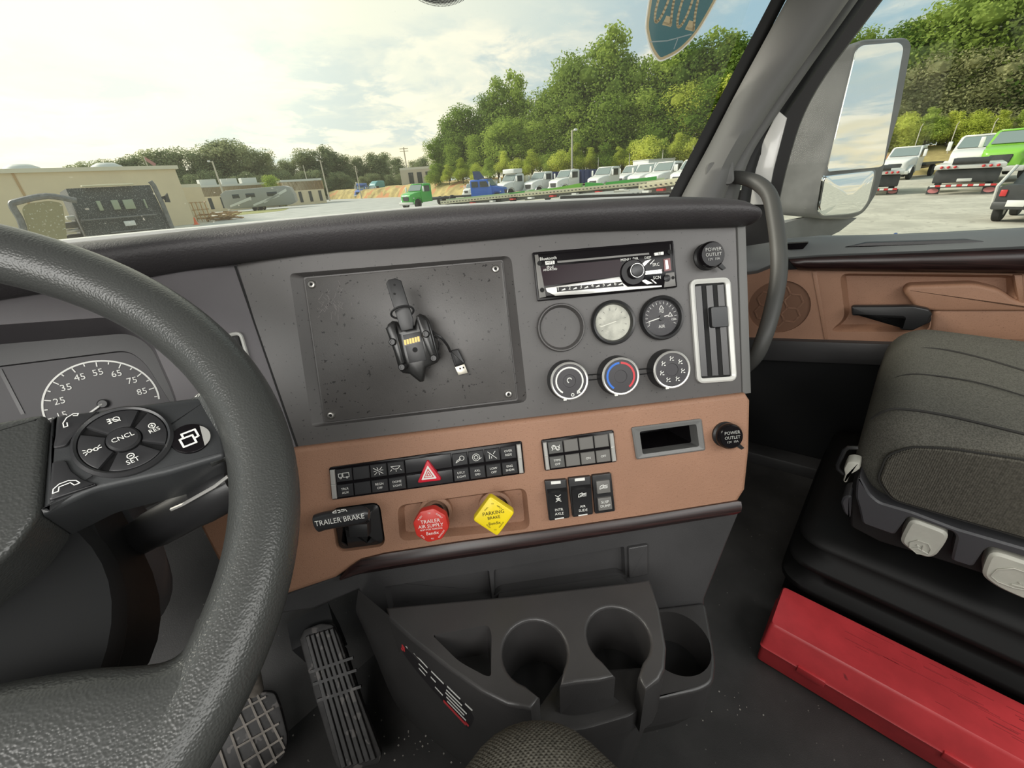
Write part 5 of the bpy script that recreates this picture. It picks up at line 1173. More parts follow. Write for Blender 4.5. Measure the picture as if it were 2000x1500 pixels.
M_rlens = mat('red_lens', (.55, .04, .04), .3)
M_olive = mat('olive_tarp', (.30, .27, .15), .8, dust=(14., .62, (.55, .52, .42, 1)))
M_dirty = mat('dirty_black_panel', (.060, .064, .062), .6, dust=(38., .60, (.34, .35, .33, 1)))
M_timb = mat('rough_timber', (.42, .27, .13), .85, var=(4, .4))
M_pole = mat('pole_wood', (.52, .48, .38), .8)
M_bark = mat('bark', (.10, .08, .055), .9)
b = MB(); b.plate([(-400, -400), (500, -400), (500, 500), (-400, 500)], [], 0); gr = b.build('ground', M_grav, None, 0); tag(gr, 'pale gravel yard', None, None, 'structure')
b = MB(); b.prism([tuple((gp(px, D)).xy) for px, D in ((200, 26), (900, 30), (845, 95), (640, 170), (470, 115), (440, 75), (300, 45))], .0, .012); tag(b.build('pavement', M_asph, None, 0), 'grey paved lane across the yard', None, None, 'structure')
b = MB(); b.prism(rpoly([tuple((gp(px, D)).xy) for px, D in ((432, 80), (545, 84), (560, 100), (430, 100))], 3), 0, .03); tag(b.build('grass_strip', mat('dry_grass', (.30, .30, .10), .95, var=(1.5, .3)), None, 0), 'strip of short grass beside the timber heap', None, None, 'structure')
# the bank behind the parked trucks
BK = [(640, 165), (760, 128), (800, 112), (850, 92), (930, 82), (1050, 76), (1200, 70), (1400, 66), (1600, 65), (1800, 66), (2000, 68), (2400, 72), (2900, 80)]
sta = [[gp(px, D), gp(px, D + 1.2) + UP * .9, gp(px, D + 3.5) + UP * 1.9, gp(px, D + 7) + UP * 2.6, gp(px, D + 90) + UP * 3.4] for px, D in BK]
st3 = [list(x) for x in zip(*[cat([s[i] for s in sta], 5) for i in range(5)])]
for r_ in st3:
    for q in r_[1:4]: q += V((rnd.uniform(-.3, .3), rnd.uniform(-.3, .3), rnd.uniform(-.25, .25)))
tag(MB().loft(st3, closed=False).build('bank', M_bank, None, 80), 'low bank of dry grass and orange earth behind the trucks', None, None, 'structure')
# ------------------------------------------------------------------ trees
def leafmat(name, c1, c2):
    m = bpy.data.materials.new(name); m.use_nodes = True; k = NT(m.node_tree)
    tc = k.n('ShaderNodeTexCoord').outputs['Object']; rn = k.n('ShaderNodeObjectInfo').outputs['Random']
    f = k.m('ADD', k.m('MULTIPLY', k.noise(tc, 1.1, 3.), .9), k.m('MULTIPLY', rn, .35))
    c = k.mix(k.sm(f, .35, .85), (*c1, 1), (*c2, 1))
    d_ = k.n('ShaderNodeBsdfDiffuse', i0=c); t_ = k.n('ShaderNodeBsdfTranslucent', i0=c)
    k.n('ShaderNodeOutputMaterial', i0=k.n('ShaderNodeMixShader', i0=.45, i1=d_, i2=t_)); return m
L_dark = leafmat('leaf_dark', (.110, .190, .040), (.330, .430, .100))
L_mid = leafmat('leaf_mid', (.170, .270, .045), (.480, .580, .130))
L_lime = leafmat('leaf_lime', (.340, .420, .055), (.700, .740, .160))
L_far = leafmat('leaf_far', (.190, .240, .125), (.400, .430, .230))  # distance haze put into the duller grey-green leaf colour
L_olv = leafmat('leaf_olive', (.210, .240, .100), (.460, .460, .230))
def crown(seed, kind, n):
    """unit crown: height 1, foot at 0"""
    r = random.Random(seed); b = MB(); blobs = []
    if kind == 'round':
        for i in range(11): a = r.uniform(0, 2 * PI); q = r.uniform(0, .17); blobs.append((q * math.cos(a) * 1.1, q * math.sin(a) * 1.1, .14 + .72 * i / 10, r.uniform(.12, .18)))
        blobs.append((0, 0, .90, .09)); blobs.append((0, 0, .55, .2))
    elif kind == 'pine':
        for i in range(16): z = .30 + .66 * i / 15; w = .17 * (1.06 - z) + .045; a = r.uniform(0, 2 * PI); blobs.append((w * .8 * math.cos(a), w * .8 * math.sin(a), z, w))
    else:
        for i in range(9): a = r.uniform(0, 2 * PI); q = r.uniform(.05, .26); blobs.append((q * math.cos(a), q * math.sin(a), r.uniform(.18, .66), r.uniform(.16, .24)))
        blobs.append((0, 0, .80, .16))
    tot = sum(q[3] ** 2 for q in blobs)
    for x, y, z, s in blobs:
        bm = bmesh.new(); bmesh.ops.create_icosphere(bm, subdivisions=1, radius=s * .55)
        for q in bm.verts: q.co = V((q.co.x + x, q.co.y + y, q.co.z * .9 + z))
        bm.verts.index_update(); b.add([q.co for q in bm.verts], [[q.index for q in f.verts] for f in bm.faces]); bm.free()
        for _ in range(int(n * s * s / tot)):
            d_ = V((r.gauss(0, 1), r.gauss(0, 1), r.gauss(0, 1) + .15)).normalized(); p = V((x, y, z)) + d_ * s * r.uniform(.60, 1.18)
            nn = (d_ + V((r.gauss(0, .6), r.gauss(0, .6), r.gauss(0, .6)))).normalized(); t = nn.orthogonal().normalized(); t.rotate(Matrix.Rotation(r.uniform(0, 6.3), 3, nn)); w = nn.cross(t)
            e = r.uniform(.008, .017) * (1.5 if kind == 'bush' else 1)
            b.add([p - t * e, p - w * e * .6, p + t * e, p + w * e * .6], [(0, 1, 2, 3)])
    return b
CROWN = {}
def crown_mesh(kind, m, var):
    key = (kind, m.name, var)
    if key not in CROWN: CROWN[key] = crown(len(CROWN) * 7 + 3, kind, 7500).mesh('foliage', m, 0)
    return CROWN[key]
TRUNK = MB().tube([(0, 0, -.02), (.004, .003, .25), (0, 0, .6)], [.016, .012, .006], 7).mesh('trunk', M_bark, 60)
def tree(name, label, group, p, h, wide, kind, m, var):
    t = thing(name, label, 'tree', Matrix.Translation(p) @ Matrix.Rotation(rnd.uniform(0, 6.28), 4, 'Z') @ Matrix.Diagonal((h * wide, h * wide, h, 1)), group)
    for n_, me in (('foliage', crown_mesh(kind, m, var)), ('trunk', TRUNK)):
        o = bpy.data.objects.new(n_, me); COL.objects.link(o); o.parent = t
    return t
tall = [(862, 268, 104), (880, 232, 102), (905, 212, 98), (928, 204, 97), (958, 186, 95), (985, 150, 94), (1012, 138, 93), (1040, 192, 92), (1068, 178, 90), (1100, 150, 90), (1128, 112, 88), (1160, 78, 88), (1188, 56, 87), (1216, 108, 86), (1246, 108, 85), (1280, 112, 85), (1312, 92, 84), (1345, 80, 83), (1378, 62, 83), (1412, 70, 82), (1448, 56, 82), (1482, 60, 81), (1530, 60, 80), (1580, 55, 80), (1640, 60, 80), (1692, 62, 80), (1722, 45, 80), (1752, 28, 80), (1790, 5, 80), (1835, -15, 80), (1880, -30, 80), (1930, -60, 80), (1990, -90, 80), (2060, -110, 80), (2150, -120, 82), (2300, -130, 84)]
tl_ = lambda i, px: 'tallest dark tree of the wood, its narrow top left of the oval sticker' if i == 12 else 'knobbly-topped tall tree at the left shoulder of the wood' if i == 6 else 'tall green tree of the dense wood seen through the door window' if px > 1500 else 'tall green tree of the dense wood seen through the windshield'
for i, (px, py, D) in enumerate(tall):
    z0 = 3.0; h = (zat(px, py, D) - z0) / 1.0
    tree('tall_tree', tl_(i, px), ('tall trees of the wood, door side' if px > 1500 else 'tall trees of the wood') if i not in (6, 12) else None, gp(px, D) + UP * z0, h, rnd.uniform(1.0, 1.3), 'pine' if i in (5, 6, 12, 18, 20) else 'round', L_dark if i % 3 else L_mid, i % 4)
mid_ = [(858, 318, 99), (895, 280, 94), (935, 262, 91), (975, 240, 89), (1015, 228, 88), (1055, 235, 86), (1095, 220, 85), (1135, 195, 84), (1175, 180, 83), (1215, 190, 82), (1255, 175, 81), (1295, 180, 80), (1335, 160, 79), (1375, 150, 79), (1415, 150, 78), (1455, 150, 77), (1505, 150, 77), (1560, 150, 76), (1620, 150, 76), (1690, 150, 76), (1735, 140, 76), (1780, 120, 77), (1830, 110, 77), (1885, 100, 77), (1940, 90, 78), (2000, 80, 78), (2090, 70, 80)]
for i, (px, py, D) in enumerate(mid_):
    h = zat(px, py, D) - 2.8; tree('leafy_tree', 'broad leafy tree along the wood edge seen through the ' + ('door window' if px > 1500 else 'windshield'), 'leafy trees along the wood edge' + (', door side' if px > 1500 else ''), gp(px, D) + UP * 2.8, h, rnd.uniform(1.3, 1.6), 'round', L_mid if (i % 2 or px < 1300) and px < 1700 else (L_olv if px > 1700 else L_lime), i % 4)
low = [(850, 335, 96), (878, 322, 92), (905, 318, 89), (932, 312, 87), (958, 312, 84), (985, 308, 83), (1012, 306, 82), (1040, 300, 80), (1068, 296, 79), (1096, 294, 78), (1124, 292, 77), (1152, 286, 76), (1180, 284, 76), (1208, 280, 75), (1236, 276, 75), (1264, 274, 74), (1292, 268, 74), (1320, 266, 73), (1348, 260, 73), (1376, 258, 73), (1410, 255, 72), (1450, 250, 72), (1500, 245, 71), (1560, 240, 71), (1620, 235, 71), (1690, 225, 71), (1722, 232, 72), (1755, 222, 72), (1800, 226, 72), (1845, 218, 73), (1890, 222, 73), (1935, 212, 73), (1985, 214, 74), (2050, 205, 75)]
for i, (px, py, D) in enumerate(low):
    py += (i * 37 % 23) - 16; h = zat(px, py, D) - 2.3; tree('yellow_green_bush', 'bright yellow-green bush on the bank seen through the ' + ('door window' if px > 1500 else 'windshield'), 'yellow-green bushes on the bank' + (', door side' if px > 1500 else ''), gp(px, D) + UP * 2.2, max(1.5, h), rnd.uniform(1.2, 1.6), 'pine' if i % 3 else 'bush', L_lime if i % 4 else L_mid, i % 3)
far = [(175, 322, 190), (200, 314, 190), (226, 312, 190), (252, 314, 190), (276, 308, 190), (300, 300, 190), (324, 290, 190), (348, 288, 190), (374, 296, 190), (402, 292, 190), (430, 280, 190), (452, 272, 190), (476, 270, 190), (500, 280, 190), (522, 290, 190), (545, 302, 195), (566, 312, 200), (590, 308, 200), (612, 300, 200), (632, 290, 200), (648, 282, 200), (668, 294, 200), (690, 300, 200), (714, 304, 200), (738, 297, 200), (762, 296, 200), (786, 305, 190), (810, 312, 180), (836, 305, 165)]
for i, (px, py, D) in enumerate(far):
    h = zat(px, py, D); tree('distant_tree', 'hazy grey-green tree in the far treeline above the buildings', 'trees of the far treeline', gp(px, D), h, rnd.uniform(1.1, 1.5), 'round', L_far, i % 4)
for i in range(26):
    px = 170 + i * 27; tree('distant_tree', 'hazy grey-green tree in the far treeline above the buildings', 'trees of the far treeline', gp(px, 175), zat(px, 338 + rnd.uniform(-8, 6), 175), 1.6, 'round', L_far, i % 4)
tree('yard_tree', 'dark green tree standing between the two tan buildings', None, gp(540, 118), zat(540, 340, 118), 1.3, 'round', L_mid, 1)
# ------------------------------------------------------------------ buildings
def block(par, name, A, B2, depth, z0, z1, m):
    """box with its long face from A to B2"""
    d_ = (B2 - A).normalized(); n_ = V((-d_.y, d_.x, 0)); n_ = n_ if n_.dot(A) > 0 else -n_
    pts = [A, B2, B2 + n_ * depth, A + n_ * depth]
    return MB().loft([[V((p.x, p.y, z0)) for p in pts], [V((p.x, p.y, z1)) for p in pts]]).build(name, m, par, 0, world=True)
def face_frame(A, B2): 
    d_ = (B2 - A).normalized(); n_ = d_.cross(UP); n_ = -n_ if n_.dot(A) > 0 else n_
    return Fr(A, d_, UP, n_)
gA, gB = V((-45, 62.2, 0)), V((13.0, 62.2, 0)); hB = zat(345, 330, gB.length)
wh = thing('warehouse', 'long plain tan warehouse wall at the left of the yard', 'building', Matrix.Translation(gA))
block(wh, 'wall', gA, gB, 30, 0, hB, M_wall); block(wh, 'roof_edge', gA + V((-.2, -.25, 0)), gB + V((.3, -.25, 0)), 31, hB, hB + .35, M_trimc)
for x in (-28, -13.5, .5): block(wh, 'wall_joint', V((x, 62.14, 0)), V((x + .18, 62.14, 0)), .2, .02, hB, M_orange)
block(wh, 'door', V((-9.5, 62.1, 0)), V((-7.3, 62.1, 0)), .2, .02, 2.4, M_creamp)
for px in (255, 90): 
    t = gA + (gB - gA) * ((45 + (gp(px, 1).x / gp(px, 1).y * 62)) / 58); MB().ball((t.x, t.y + 4, hB + .3), 1.5, 6, (1, 1, .5)).build('roof_dome', M_roofw, wh, world=True)
# lower tan annex with gate
nA, nB = gp(352, 78), gp(402, 80); an = thing('annex', 'lower tan annex behind the warehouse corner', 'building', Matrix.Translation(nA))
block(an, 'wall', nA, nB, 12, 0, zat(385, 365, 79), M_wall); block(an, 'roof_edge', nA, nB, 12.5, zat(385, 365, 79), zat(385, 365, 79) + .4, M_trimc)
gt = thing('yard_gate', 'tall slatted gate between warehouse and timber heap', 'gate', Matrix.Translation(gp(372, 70)))
ga_, gb_ = gp(368, 69), gp(402, 69.5)
for i in range(9): q = ga_.lerp(gb_, i / 8); MB().box((q.x, q.y, zat(385, 394, 69) / 2), (.10, .10, zat(385, 394, 69))).build('upright', M_orange if i % 2 else M_trimc, gt, 0, world=True)
for z in (.3, .6, .97): MB().tube([ga_ + UP * zat(385, 394, 69) * z, gb_ + UP * zat(385, 394, 69) * z], .06, 6).build('rail', M_orange, gt, world=True)
# the two low buildings
def lowbuilding(name, label, A, B2, depth, h, bays, roof_items=0):
    t = thing(name, label, 'building', Matrix.Translation(A)); block(t, 'wall', A, B2, depth, 0, h, M_wall); block(t, 'fascia', A + (B2 - A) * -.01, B2 + (B2 - A) * .01, depth + .5, h * .62, h * .98, M_orange); block(t, 'roof_edge', A, B2, depth + .3, h * .98, h * 1.08, M_roofw)
    f = face_frame(A, B2); l = (B2 - A).length
    for i in range(bays):
        u = l * (i + .5) / bays; MB().prism(rect(u, h * .34, l / bays * .30, h * .45), -.05, .06).build('window', M_dkgl, t, 0).matrix_basis = wm(t).inverted() @ f.M
    for i in range(roof_items):
        q = A.lerp(B2, (i + .6) / (roof_items + .4)); MB().box((q.x, q.y + 3, h * 1.08 + .5), (3.2, 2, 1.3)).build('roof_unit', M_roofw, t, 0, world=True)
    return t
lowbuilding('shop_building', 'long low tan building behind the parked trailer', gp(398, 118), gp(532, 122), 20, zat(470, 362, 120), 6, 3)
lowbuilding('office_building', 'short low tan building with three dark windows right of the dark tree', gp(556, 116), gp(634, 118), 16, zat(600, 353, 117), 4, 0)
cA, cB = gp(786, 150), gp(852, 148); cb = thing('concrete_building', 'pale concrete building with dark bays beyond the bank', 'building', Matrix.Translation(cA)); z0, z1 = zat(820, 361, 149), zat(820, 330, 149)
block(cb, 'wall', cA, cB, 10, 0, z1, M_conc); block(cb, 'roof_edge', cA, cB, 11, z1, z1 + .6, M_roofw)
f = face_frame(cA, cB)
for i in range(3): MB().prism(rect((cB - cA).length * (.30 + .25 * i), (z0 + z1) / 2 - .3, 1.5, (z1 - z0) * .75), -.05, .08).build('bay', M_dkgl, cb, 0).matrix_basis = wm(cb).inverted() @ f.M
# ------------------------------------------------------------------ poles, fence posts, flag
def pole(name, label, px0, py0, D, m, r=.14, arm=False, lamp=False):
    p = gp(px0, D); h = zat(px0, py0, D); t = thing(name, label, 'pole', Matrix.Translation(p)); MB().tube([(0, 0, 0), (0, 0, h)], [r, r * .7], 8).build('post', m, t)
    s = hdir(px0); s = V((s.y, -s.x, 0))
    if arm:
        for z in (.97, .92): MB().tube([s * -1.3 + UP * h * z, s * 1.3 + UP * h * z], .09, 6).build('crossarm', m, t)
    if lamp: MB().ball(tuple(s * lamp + UP * h), .30, 5, (1, 1, .6)).build('lamp_head', M_whit, t); MB().tube([UP * h * .98, s * lamp + UP * h], .06, 6).build('bracket', m, t)
    return t
pole('light_pole', 'tan light pole standing between the white trucks and the wood', 1117, 254, 68, M_pole, .17, False, .5)
pole('light_pole', 'leaning pale pole with lamp behind the white trailer', 440, 314, 112, M_pole, .20, False, -.6)
pole('light_pole', 'pale lamp pole right of the short tan building', 640, 312, 140, M_pole, .22, False, -.7)
pole('light_pole', 'thin pale pole between the blue truck and the lamp pole', 703, 325, 140, M_pole, .16)
pole('light_pole', 'thin pole above the short tan building', 606, 322, 130, M_pole, .13)
pole('utility_pole', 'tall utility pole with crossarms beside the concrete building', 800, 287, 150, M_pole, .24, True)
pole('utility_pole', 'shorter pole close behind the crossarm pole', 806, 318, 152, M_pole, .2)
fp = pole('flag_pole', 'short pole with a drooping flag on the warehouse roof', 318, 304, 78, M_pole, .07)
MB().prism([(0, 0), (1.0, -.9), (.8, -1.3), (0, -.5)], 0, .03).xf(Matrix(((1, 0, 0, 0), (0, 0, 1, 0), (0, 1, 0, zat(318, 304, 78)), (0, 0, 0, 1)))).build('flag', mat('flag_red', (.45, .22, .2), .7), fp)
for i, (px, py, D) in enumerate([(1168, 312, 71), (1228, 305, 70), (1292, 298, 70), (1350, 290, 69), (1784, 250, 70), (1853, 246, 70.5), (1926, 240, 71), (1996, 234, 72)]):
    p = gp(px, D) + UP * 1.3; t = thing('fence_post', ('first', 'second', 'third', 'fourth')[i % 4] + ' thin grey fence post from the left ' + ('right of the mirror' if px > 1700 else 'behind the white trucks'), 'post', Matrix.Translation(p), 'fence posts right of the mirror' if px > 1700 else 'fence posts behind the white trucks')
    MB().tube([(0, 0, -.3), (0, 0, zat(px, py, D) - 1.3)], .045, 6).build('shaft', M_conc, t); MB().tube([UP * (zat(px, py, D) - 1.3), V((-.25, -.1, zat(px, py, D) - 1.0))], .04, 6).build('barb_arm', M_conc, t)
# ------------------------------------------------------------------ trucks
WHL = None
def wheel_mesh():
    global WHL
    if WHL is None:
        WHL = (MB().lathe([(.25, -.14), (.46, -.14), (.5, -.10), (.5, .10), (.46, .14), (.25, .14), (.25, -.14)], 20).xf(Matrix.Rotation(PI / 2, 4, 'X')).mesh('wheel', M_tyre), MB().lathe([(.27, -.13), (.27, .10), (.20, .06), (.10, .13), (.001, .14)], 16).xf(Matrix.Rotation(-PI / 2, 4, 'X')).mesh('hub', M_hub))
    return WHL
def wheels(t, xs, y, r=.5):
    w_, h_ = wheel_mesh()
    for x in xs:
        for s in (1, -1):
            o = bpy.data.objects.new('wheel', w_); COL.objects.link(o); o.parent = t; o.matrix_local = Matrix.Translation((x, y * s, r)) @ Matrix.Rotation(PI if s < 0 else 0, 4, 'Z') @ Matrix.Scale(r / .5, 4)
            u_ = bpy.data.objects.new('hub', h_); COL.objects.link(u_); u_.parent = o
def facing(px, tow, lft):                         # heading: tow towards the camera, lft to the left of the view
    d_ = hdir(px); l = V((-d_.y, d_.x, 0)); q = (-d_ * tow + l * lft).normalized(); return math.atan2(q.y, q.x)
def truck(name, label, px, D, yaw, m, bed=None, mb=None, z=0., s=1., crew=False, group=None, hood=None):
    t = thing(name, label, 'truck', Matrix.Translation(gp(px, D) + UP * z) @ Matrix.Rotation(yaw, 4, 'Z') @ Matrix.Scale(s, 4), group)
    cl = 2.7 if crew else 1.75; x0 = .35
    sec = lambda x, w, za, zb, r=.12: [(x, y, zz_) for y, zz_ in rpoly([(-w, za), (w, za), (w, zb), (-w, zb)], [.04, .04, r, r], 3)]
    MB().loft([sec(x0 + 1.55, .62, .75, 1.35), sec(x0 + 1.45, .82, .70, 1.50), sec(x0 + .9, .95, .70, 1.66), sec(x0 - .05, 1.05, .75, 1.78)]).build('hood', hood or m, t, 50)
    MB().loft([sec(x0 + .12, 1.10, .62, 1.76, .04), sec(x0 + .02, 1.10, .62, 1.80, .05), sec(x0 - .50, 1.04, .62, 2.50, .12), sec(x0 - .75, 1.04, .62, 2.58, .16), sec(x0 - cl + .1, 1.04, .62, 2.58, .16), sec(x0 - cl, 1.02, .62, 2.5, .12)]).build('cab', m, t, 50)
    MB().loft([[(x0 + .055, -.96, 1.84), (x0 + .055, .96, 1.84), (x0 - .46, .86, 2.44), (x0 - .46, -.86, 2.44)], [(x0 + .085, -.96, 1.86), (x0 + .085, .96, 1.86), (x0 - .43, .86, 2.46), (x0 - .43, -.86, 2.46)]]).build('windshield', mat_cache('wsglass', (.20, .25, .24), .15), t, 0)
    MB().box((x0 - .48, 0, 2.52), (.12, 1.7, .10), .03).build('visor', m, t)
    for sg in (1, -1):
        for wi in range(2 if crew else 1):
            xa = x0 - .55 - wi * 1.12; MB().prism([(xa, 1.72), (xa + (.35 if wi == 0 else 0), 1.72), (xa, 2.34), (xa - .85, 2.34), (xa - .85, 1.72)], 0, .03).xf(Matrix(((1, 0, 0, 0), (0, 0, sg, sg * 1.06), (0, 1, 0, 0), (0, 0, 0, 1)))).build('side_window', M_dkgl, t, 0)
        MB().ball((x0 + 1.12, sg * .80, 1.10), .17, 6, (1, .7, .8)).build('headlight', M_hub, t)
        MB().loft([[(x0 + .72 + .66 * math.cos(a), sg * .75, .52 + .62 * math.sin(a)) for a in [PI * i / 10 for i in range(11)]], [(x0 + .72 + .66 * math.cos(a), sg * 1.14, .52 + .62 * math.sin(a)) for a in [PI * i / 10 for i in range(11)]]], closed=False).build('fender', m, t, 60)
        MB().box((x0 - .05, sg * 1.38, 2.0), (.10, .22, .55), .04).build('mirror', M_whit, t)
    MB().loft([[(x0 + 1.52, y, zz_) for y, zz_ in rpoly([(-.42, .84), (.42, .84), (.5, 1.30), (-.5, 1.30)], .08)], [(x0 + 1.60, y, zz_) for y, zz_ in rpoly([(-.38, .86), (.38, .86), (.46, 1.27), (-.46, 1.27)], .08)]]).build('grille', M_dkgrey, t)
    MB().box((x0 + 1.58, 0, .58), (.20, 2.2, .28), .05).build('bumper', M_hub, t)
    ln = 6.6; MB().box((x0 - cl - ln / 2 + 1.0, 0, .80), (ln + 1.0, .85, .22), .03).build('chassis', M_dkgrey, t)
    wheels(t, (x0 + .72, x0 - cl - 3.6), .98)
    xb = x0 - cl - .2
    if bed == 'box': MB().box((xb - 2.4, 0, 1.95), (4.8, 2.4, 2.1), .06).build('box_body', mb, t); MB().box((xb - 2.4, 0, 3.02), (4.9, 2.46, .10), .03).build('roof_rim', M_roofw, t)
    if bed == 'dump':
        MB().loft([[(xb - .1, -1.2, 1.0), (xb - .1, 1.2, 1.0), (xb + .1, 1.2, 2.5), (xb + .1, -1.2, 2.5)], [(xb - 4.4, -1.2, 1.0), (xb - 4.4, 1.2, 1.0), (xb - 4.4, 1.2, 2.4), (xb - 4.4, -1.2, 2.4)]]).build('dump_body', mb, t, 0)
        for i in range(5):
            for sg in (1, -1): MB().box((xb - .5 - .85 * i, sg * 1.23, 1.7), (.12, .10, 1.3)).build('body_rib', mb, t, 0)
    if bed == 'flat':
        MB().box((xb - 2.9, 0, 1.08), (5.8, 2.5, .16), .03).build('flat_bed', mb, t)
    if bed == 'canopy': MB().box((x0 - cl / 2, 0, 2.85), (cl * .9, 1.9, .5), .1).build('roof_fairing', mb, t); MB().box((xb - 2.2, 0, 1.7), (4.2, 2.3, 1.2), .05).build('tan_body', M_creamp, t)
    return t
MC = {}
def mat_cache(n, c, r):
    if n not in MC: MC[n] = mat(n, c, r)
    return MC[n]
truck('green_truck', 'bright green day-cab truck at the front of the row, facing left', 812, 54, facing(812, .72, .70), M_grn, None)
truck('blue_sleeper_truck', 'small blue truck far across the lot beside the teal truck', 706, 150, facing(706, .85, .5), M_blu2, 'canopy', M_blu2, s=1.35)
tt = truck('teal_sleeper_truck', 'teal truck with a tall rounded sleeper far across the lot', 728, 148, facing(728, .72, .7), M_teal, None, s=1.3)
MB().loft([[(x, y, zz_) for y, zz_ in rpoly([(-1.05, 1.0), (1.05, 1.0), (1.05, zt_), (-1.05, zt_)], .25, 4)] for x, zt_ in ((0, 2.6), (-.5, 3.1), (-1.2, 3.5), (-2.4, 3.5), (-3.2, 3.45))]).build('sleeper', M_teal, tt, 60)
bt_ = truck('blue_crew_truck', 'royal blue crew-cab truck facing right among the car carriers', 958, 57, facing(958, .35, -.95), M_blu, None, crew=True, s=1.0)
MB().loft([[(-1.8, -1.0, 2.62), (-1.8, 1.0, 2.62), (-1.9, 1.0, 3.5), (-1.9, -1.0, 3.5)], [(-1.1, -1.0, 2.62), (-1.1, 1.0, 2.62), (-1.75, 1.0, 3.5), (-1.75, -1.0, 3.5)]]).build('raised_panel', M_navy, bt_, 0)
truck('white_truck', 'small white truck back beside the royal blue cab, left one of the pair', 918, 80, facing(918, .8, .5), M_whit, 'box', M_whit, s=.82)
truck('white_truck', 'small white truck just left of the royal blue cab', 936, 79, facing(936, .8, .5), M_whit, 'box', M_whit, s=.82)
truck('white_truck', 'white truck with a roof fairing and tan body', 996, 66, facing(996, .72, .68), M_whit, 'canopy', M_whit, s=1.18)
truck('white_truck', 'white truck with a navy dump body, left of the two', 1052, 66, facing(1052, .72, .68), M_whit, 'dump', M_navy, s=1.18)
truck('white_truck', 'white truck with a long navy dump body, right of the two', 1103, 64, facing(1103, .70, .70), M_whit, 'dump', M_navy, s=1.18)
truck('white_truck', 'white truck with a lime green hood patch', 1180, 61, facing(1180, .78, .62), M_whit, 'flat', M_dkgrey, hood=M_whit, s=1.18)
truck('white_truck', 'white truck with a tall white box body', 1232, 66, facing(1232, .74, .66), M_whit, 'box', M_whit, s=1.18)
truck('white_truck', 'white truck right of the tall white box', 1262, 57, facing(1262, .8, .6), M_whit, 'flat', M_dkgrey, s=1.18)
truck('white_truck', 'white truck second from the windshield pillar', 1298, 55, facing(1298, .8, .6), M_whit, 'flat', M_dkgrey, s=1.18)
truck('white_truck', 'white truck half hidden by the windshield pillar', 1352, 52, facing(1352, .8, .6), M_whit, 'flat', M_dkgrey, s=1.18)
truck('white_truck', 'white truck seen between pillar and mirror', 1556, 48, facing(1556, .95, .2), M_whit, 'flat', M_dkgrey)
truck('white_truck', 'white truck facing the mirror from the foot of the orange bank', 1770, 58, facing(1770, .96, .25), M_whit, 'flat', M_dkgrey, s=1.08)
truck('white_truck', 'white truck behind the black car carrier tail on the right', 1912, 48, facing(1912, .96, .2), M_whit, 'flat', M_dkgrey, s=1.1, z=.3)
truck('lime_truck', 'lime green truck cut by the right edge of the photo', 1985, 44, facing(1985, .95, .2), M_grn2, 'flat', M_dkgrey, s=1.1, z=.4)
# car carriers seen from the side, their rails full of holes
def carrier(label, p0, p1, mr_, under, w=2.5, extras=()):
    (xa, ya, Da), (xb, yb, Db) = p0, p1; A = gp(xa, Da); B2 = gp(xb, Db); za, zb = zat(xa, ya, Da), zat(xb, yb, Db)
    t = thing('car_carrier', label, 'flatbed', Matrix.Translation(A)); d_ = (B2 - A).normalized(); n_ = V((-d_.y, d_.x, 0)); n_ = n_ if n_.dot(A) > 0 else -n_
    A3, B3 = A + UP * za, B2 + UP * zb
    sec = lambda o_, h0, h1: [[q + n_ * o0 + UP * hh for o0, hh in ((o_, h0), (o_ + .12, h0), (o_ + .12, h1), (o_, h1))] for q in (A3, B3)]
    MB().loft([[q + UP * -.16, q + n_ * w + UP * -.16, q + n_ * w + UP * -.06, q + UP * -.06] for q in (A3, B3)]).build('deck', under, t, 0, world=True)
    MB().loft(sec(-.06, -.18, .16)).build('near_rail', mr_, t, 0, world=True); MB().loft(sec(w, -.12, .24)).build('far_rail', mr_, t, 0, world=True)
    b = MB(); n = int((B2 - A).length / .34)
    for i in range(n):
        for o_, h in ((-.075, -.02), (w - .02, .02)): q = A3.lerp(B3, (i + .5) / n) + n_ * o_ + UP * h; b.box(tuple(q), (.12, .12, .07))
    o = b.build('rail_holes', M_dkgrey, t, 0, world=True); o['kind'] = 'stuff'
    MB().loft([[q + n_ * .5 + UP * -.55, q + n_ * (w - .5) + UP * -.55, q + n_ * (w - .5) + UP * -.17, q + n_ * .5 + UP * -.17] for q in (A3.lerp(B3, .04), A3.lerp(B3, .96))]).build('subframe', M_mhouse, t, 0, world=True)
    w_, h_ = wheel_mesh()
    for f_ in (.45, .58, .85):
        q = A.lerp(B2, f_) + n_ * .25; o = bpy.data.objects.new('wheel', w_); COL.objects.link(o); o.parent = t; o.matrix_local = wm(t).inverted() @ (Matrix.Translation(q + UP * .42) @ Matrix.Rotation(math.atan2(d_.y, d_.x), 4, 'Z') @ Matrix.Scale(.84, 4))
    for i in range(6):
        q = A3.lerp(B3, .1 + .16 * i) + n_ * -.08 + UP * -.36; MB().box(tuple(q), (.5, .5, .14)).build('marker', M_rlens if i % 2 else M_whit, t, 0, world=True)
    for (f0_, f1_, h0, h1, mm_) in extras:
        a, c = A3.lerp(B3, f0_), A3.lerp(B3, f1_); MB().loft([[q + n_ * .5 + UP * h0 * 0, q + n_ * 1.6 + UP * 0, q + n_ * 1.6 + UP * h_, q + n_ * .5 + UP * h_] for q, h_ in ((a, h0), (c, h1))]).build('tow_gear', mm_, t, 0, world=True)
    return t
carrier('cream-railed car carrier behind the green truck', (856, 396, 51), (1108, 371, 49), M_creamp, M_grn, 2.4, ((.55, .75, .25, .35, M_grn), (.8, .98, .35, .25, M_grn)))
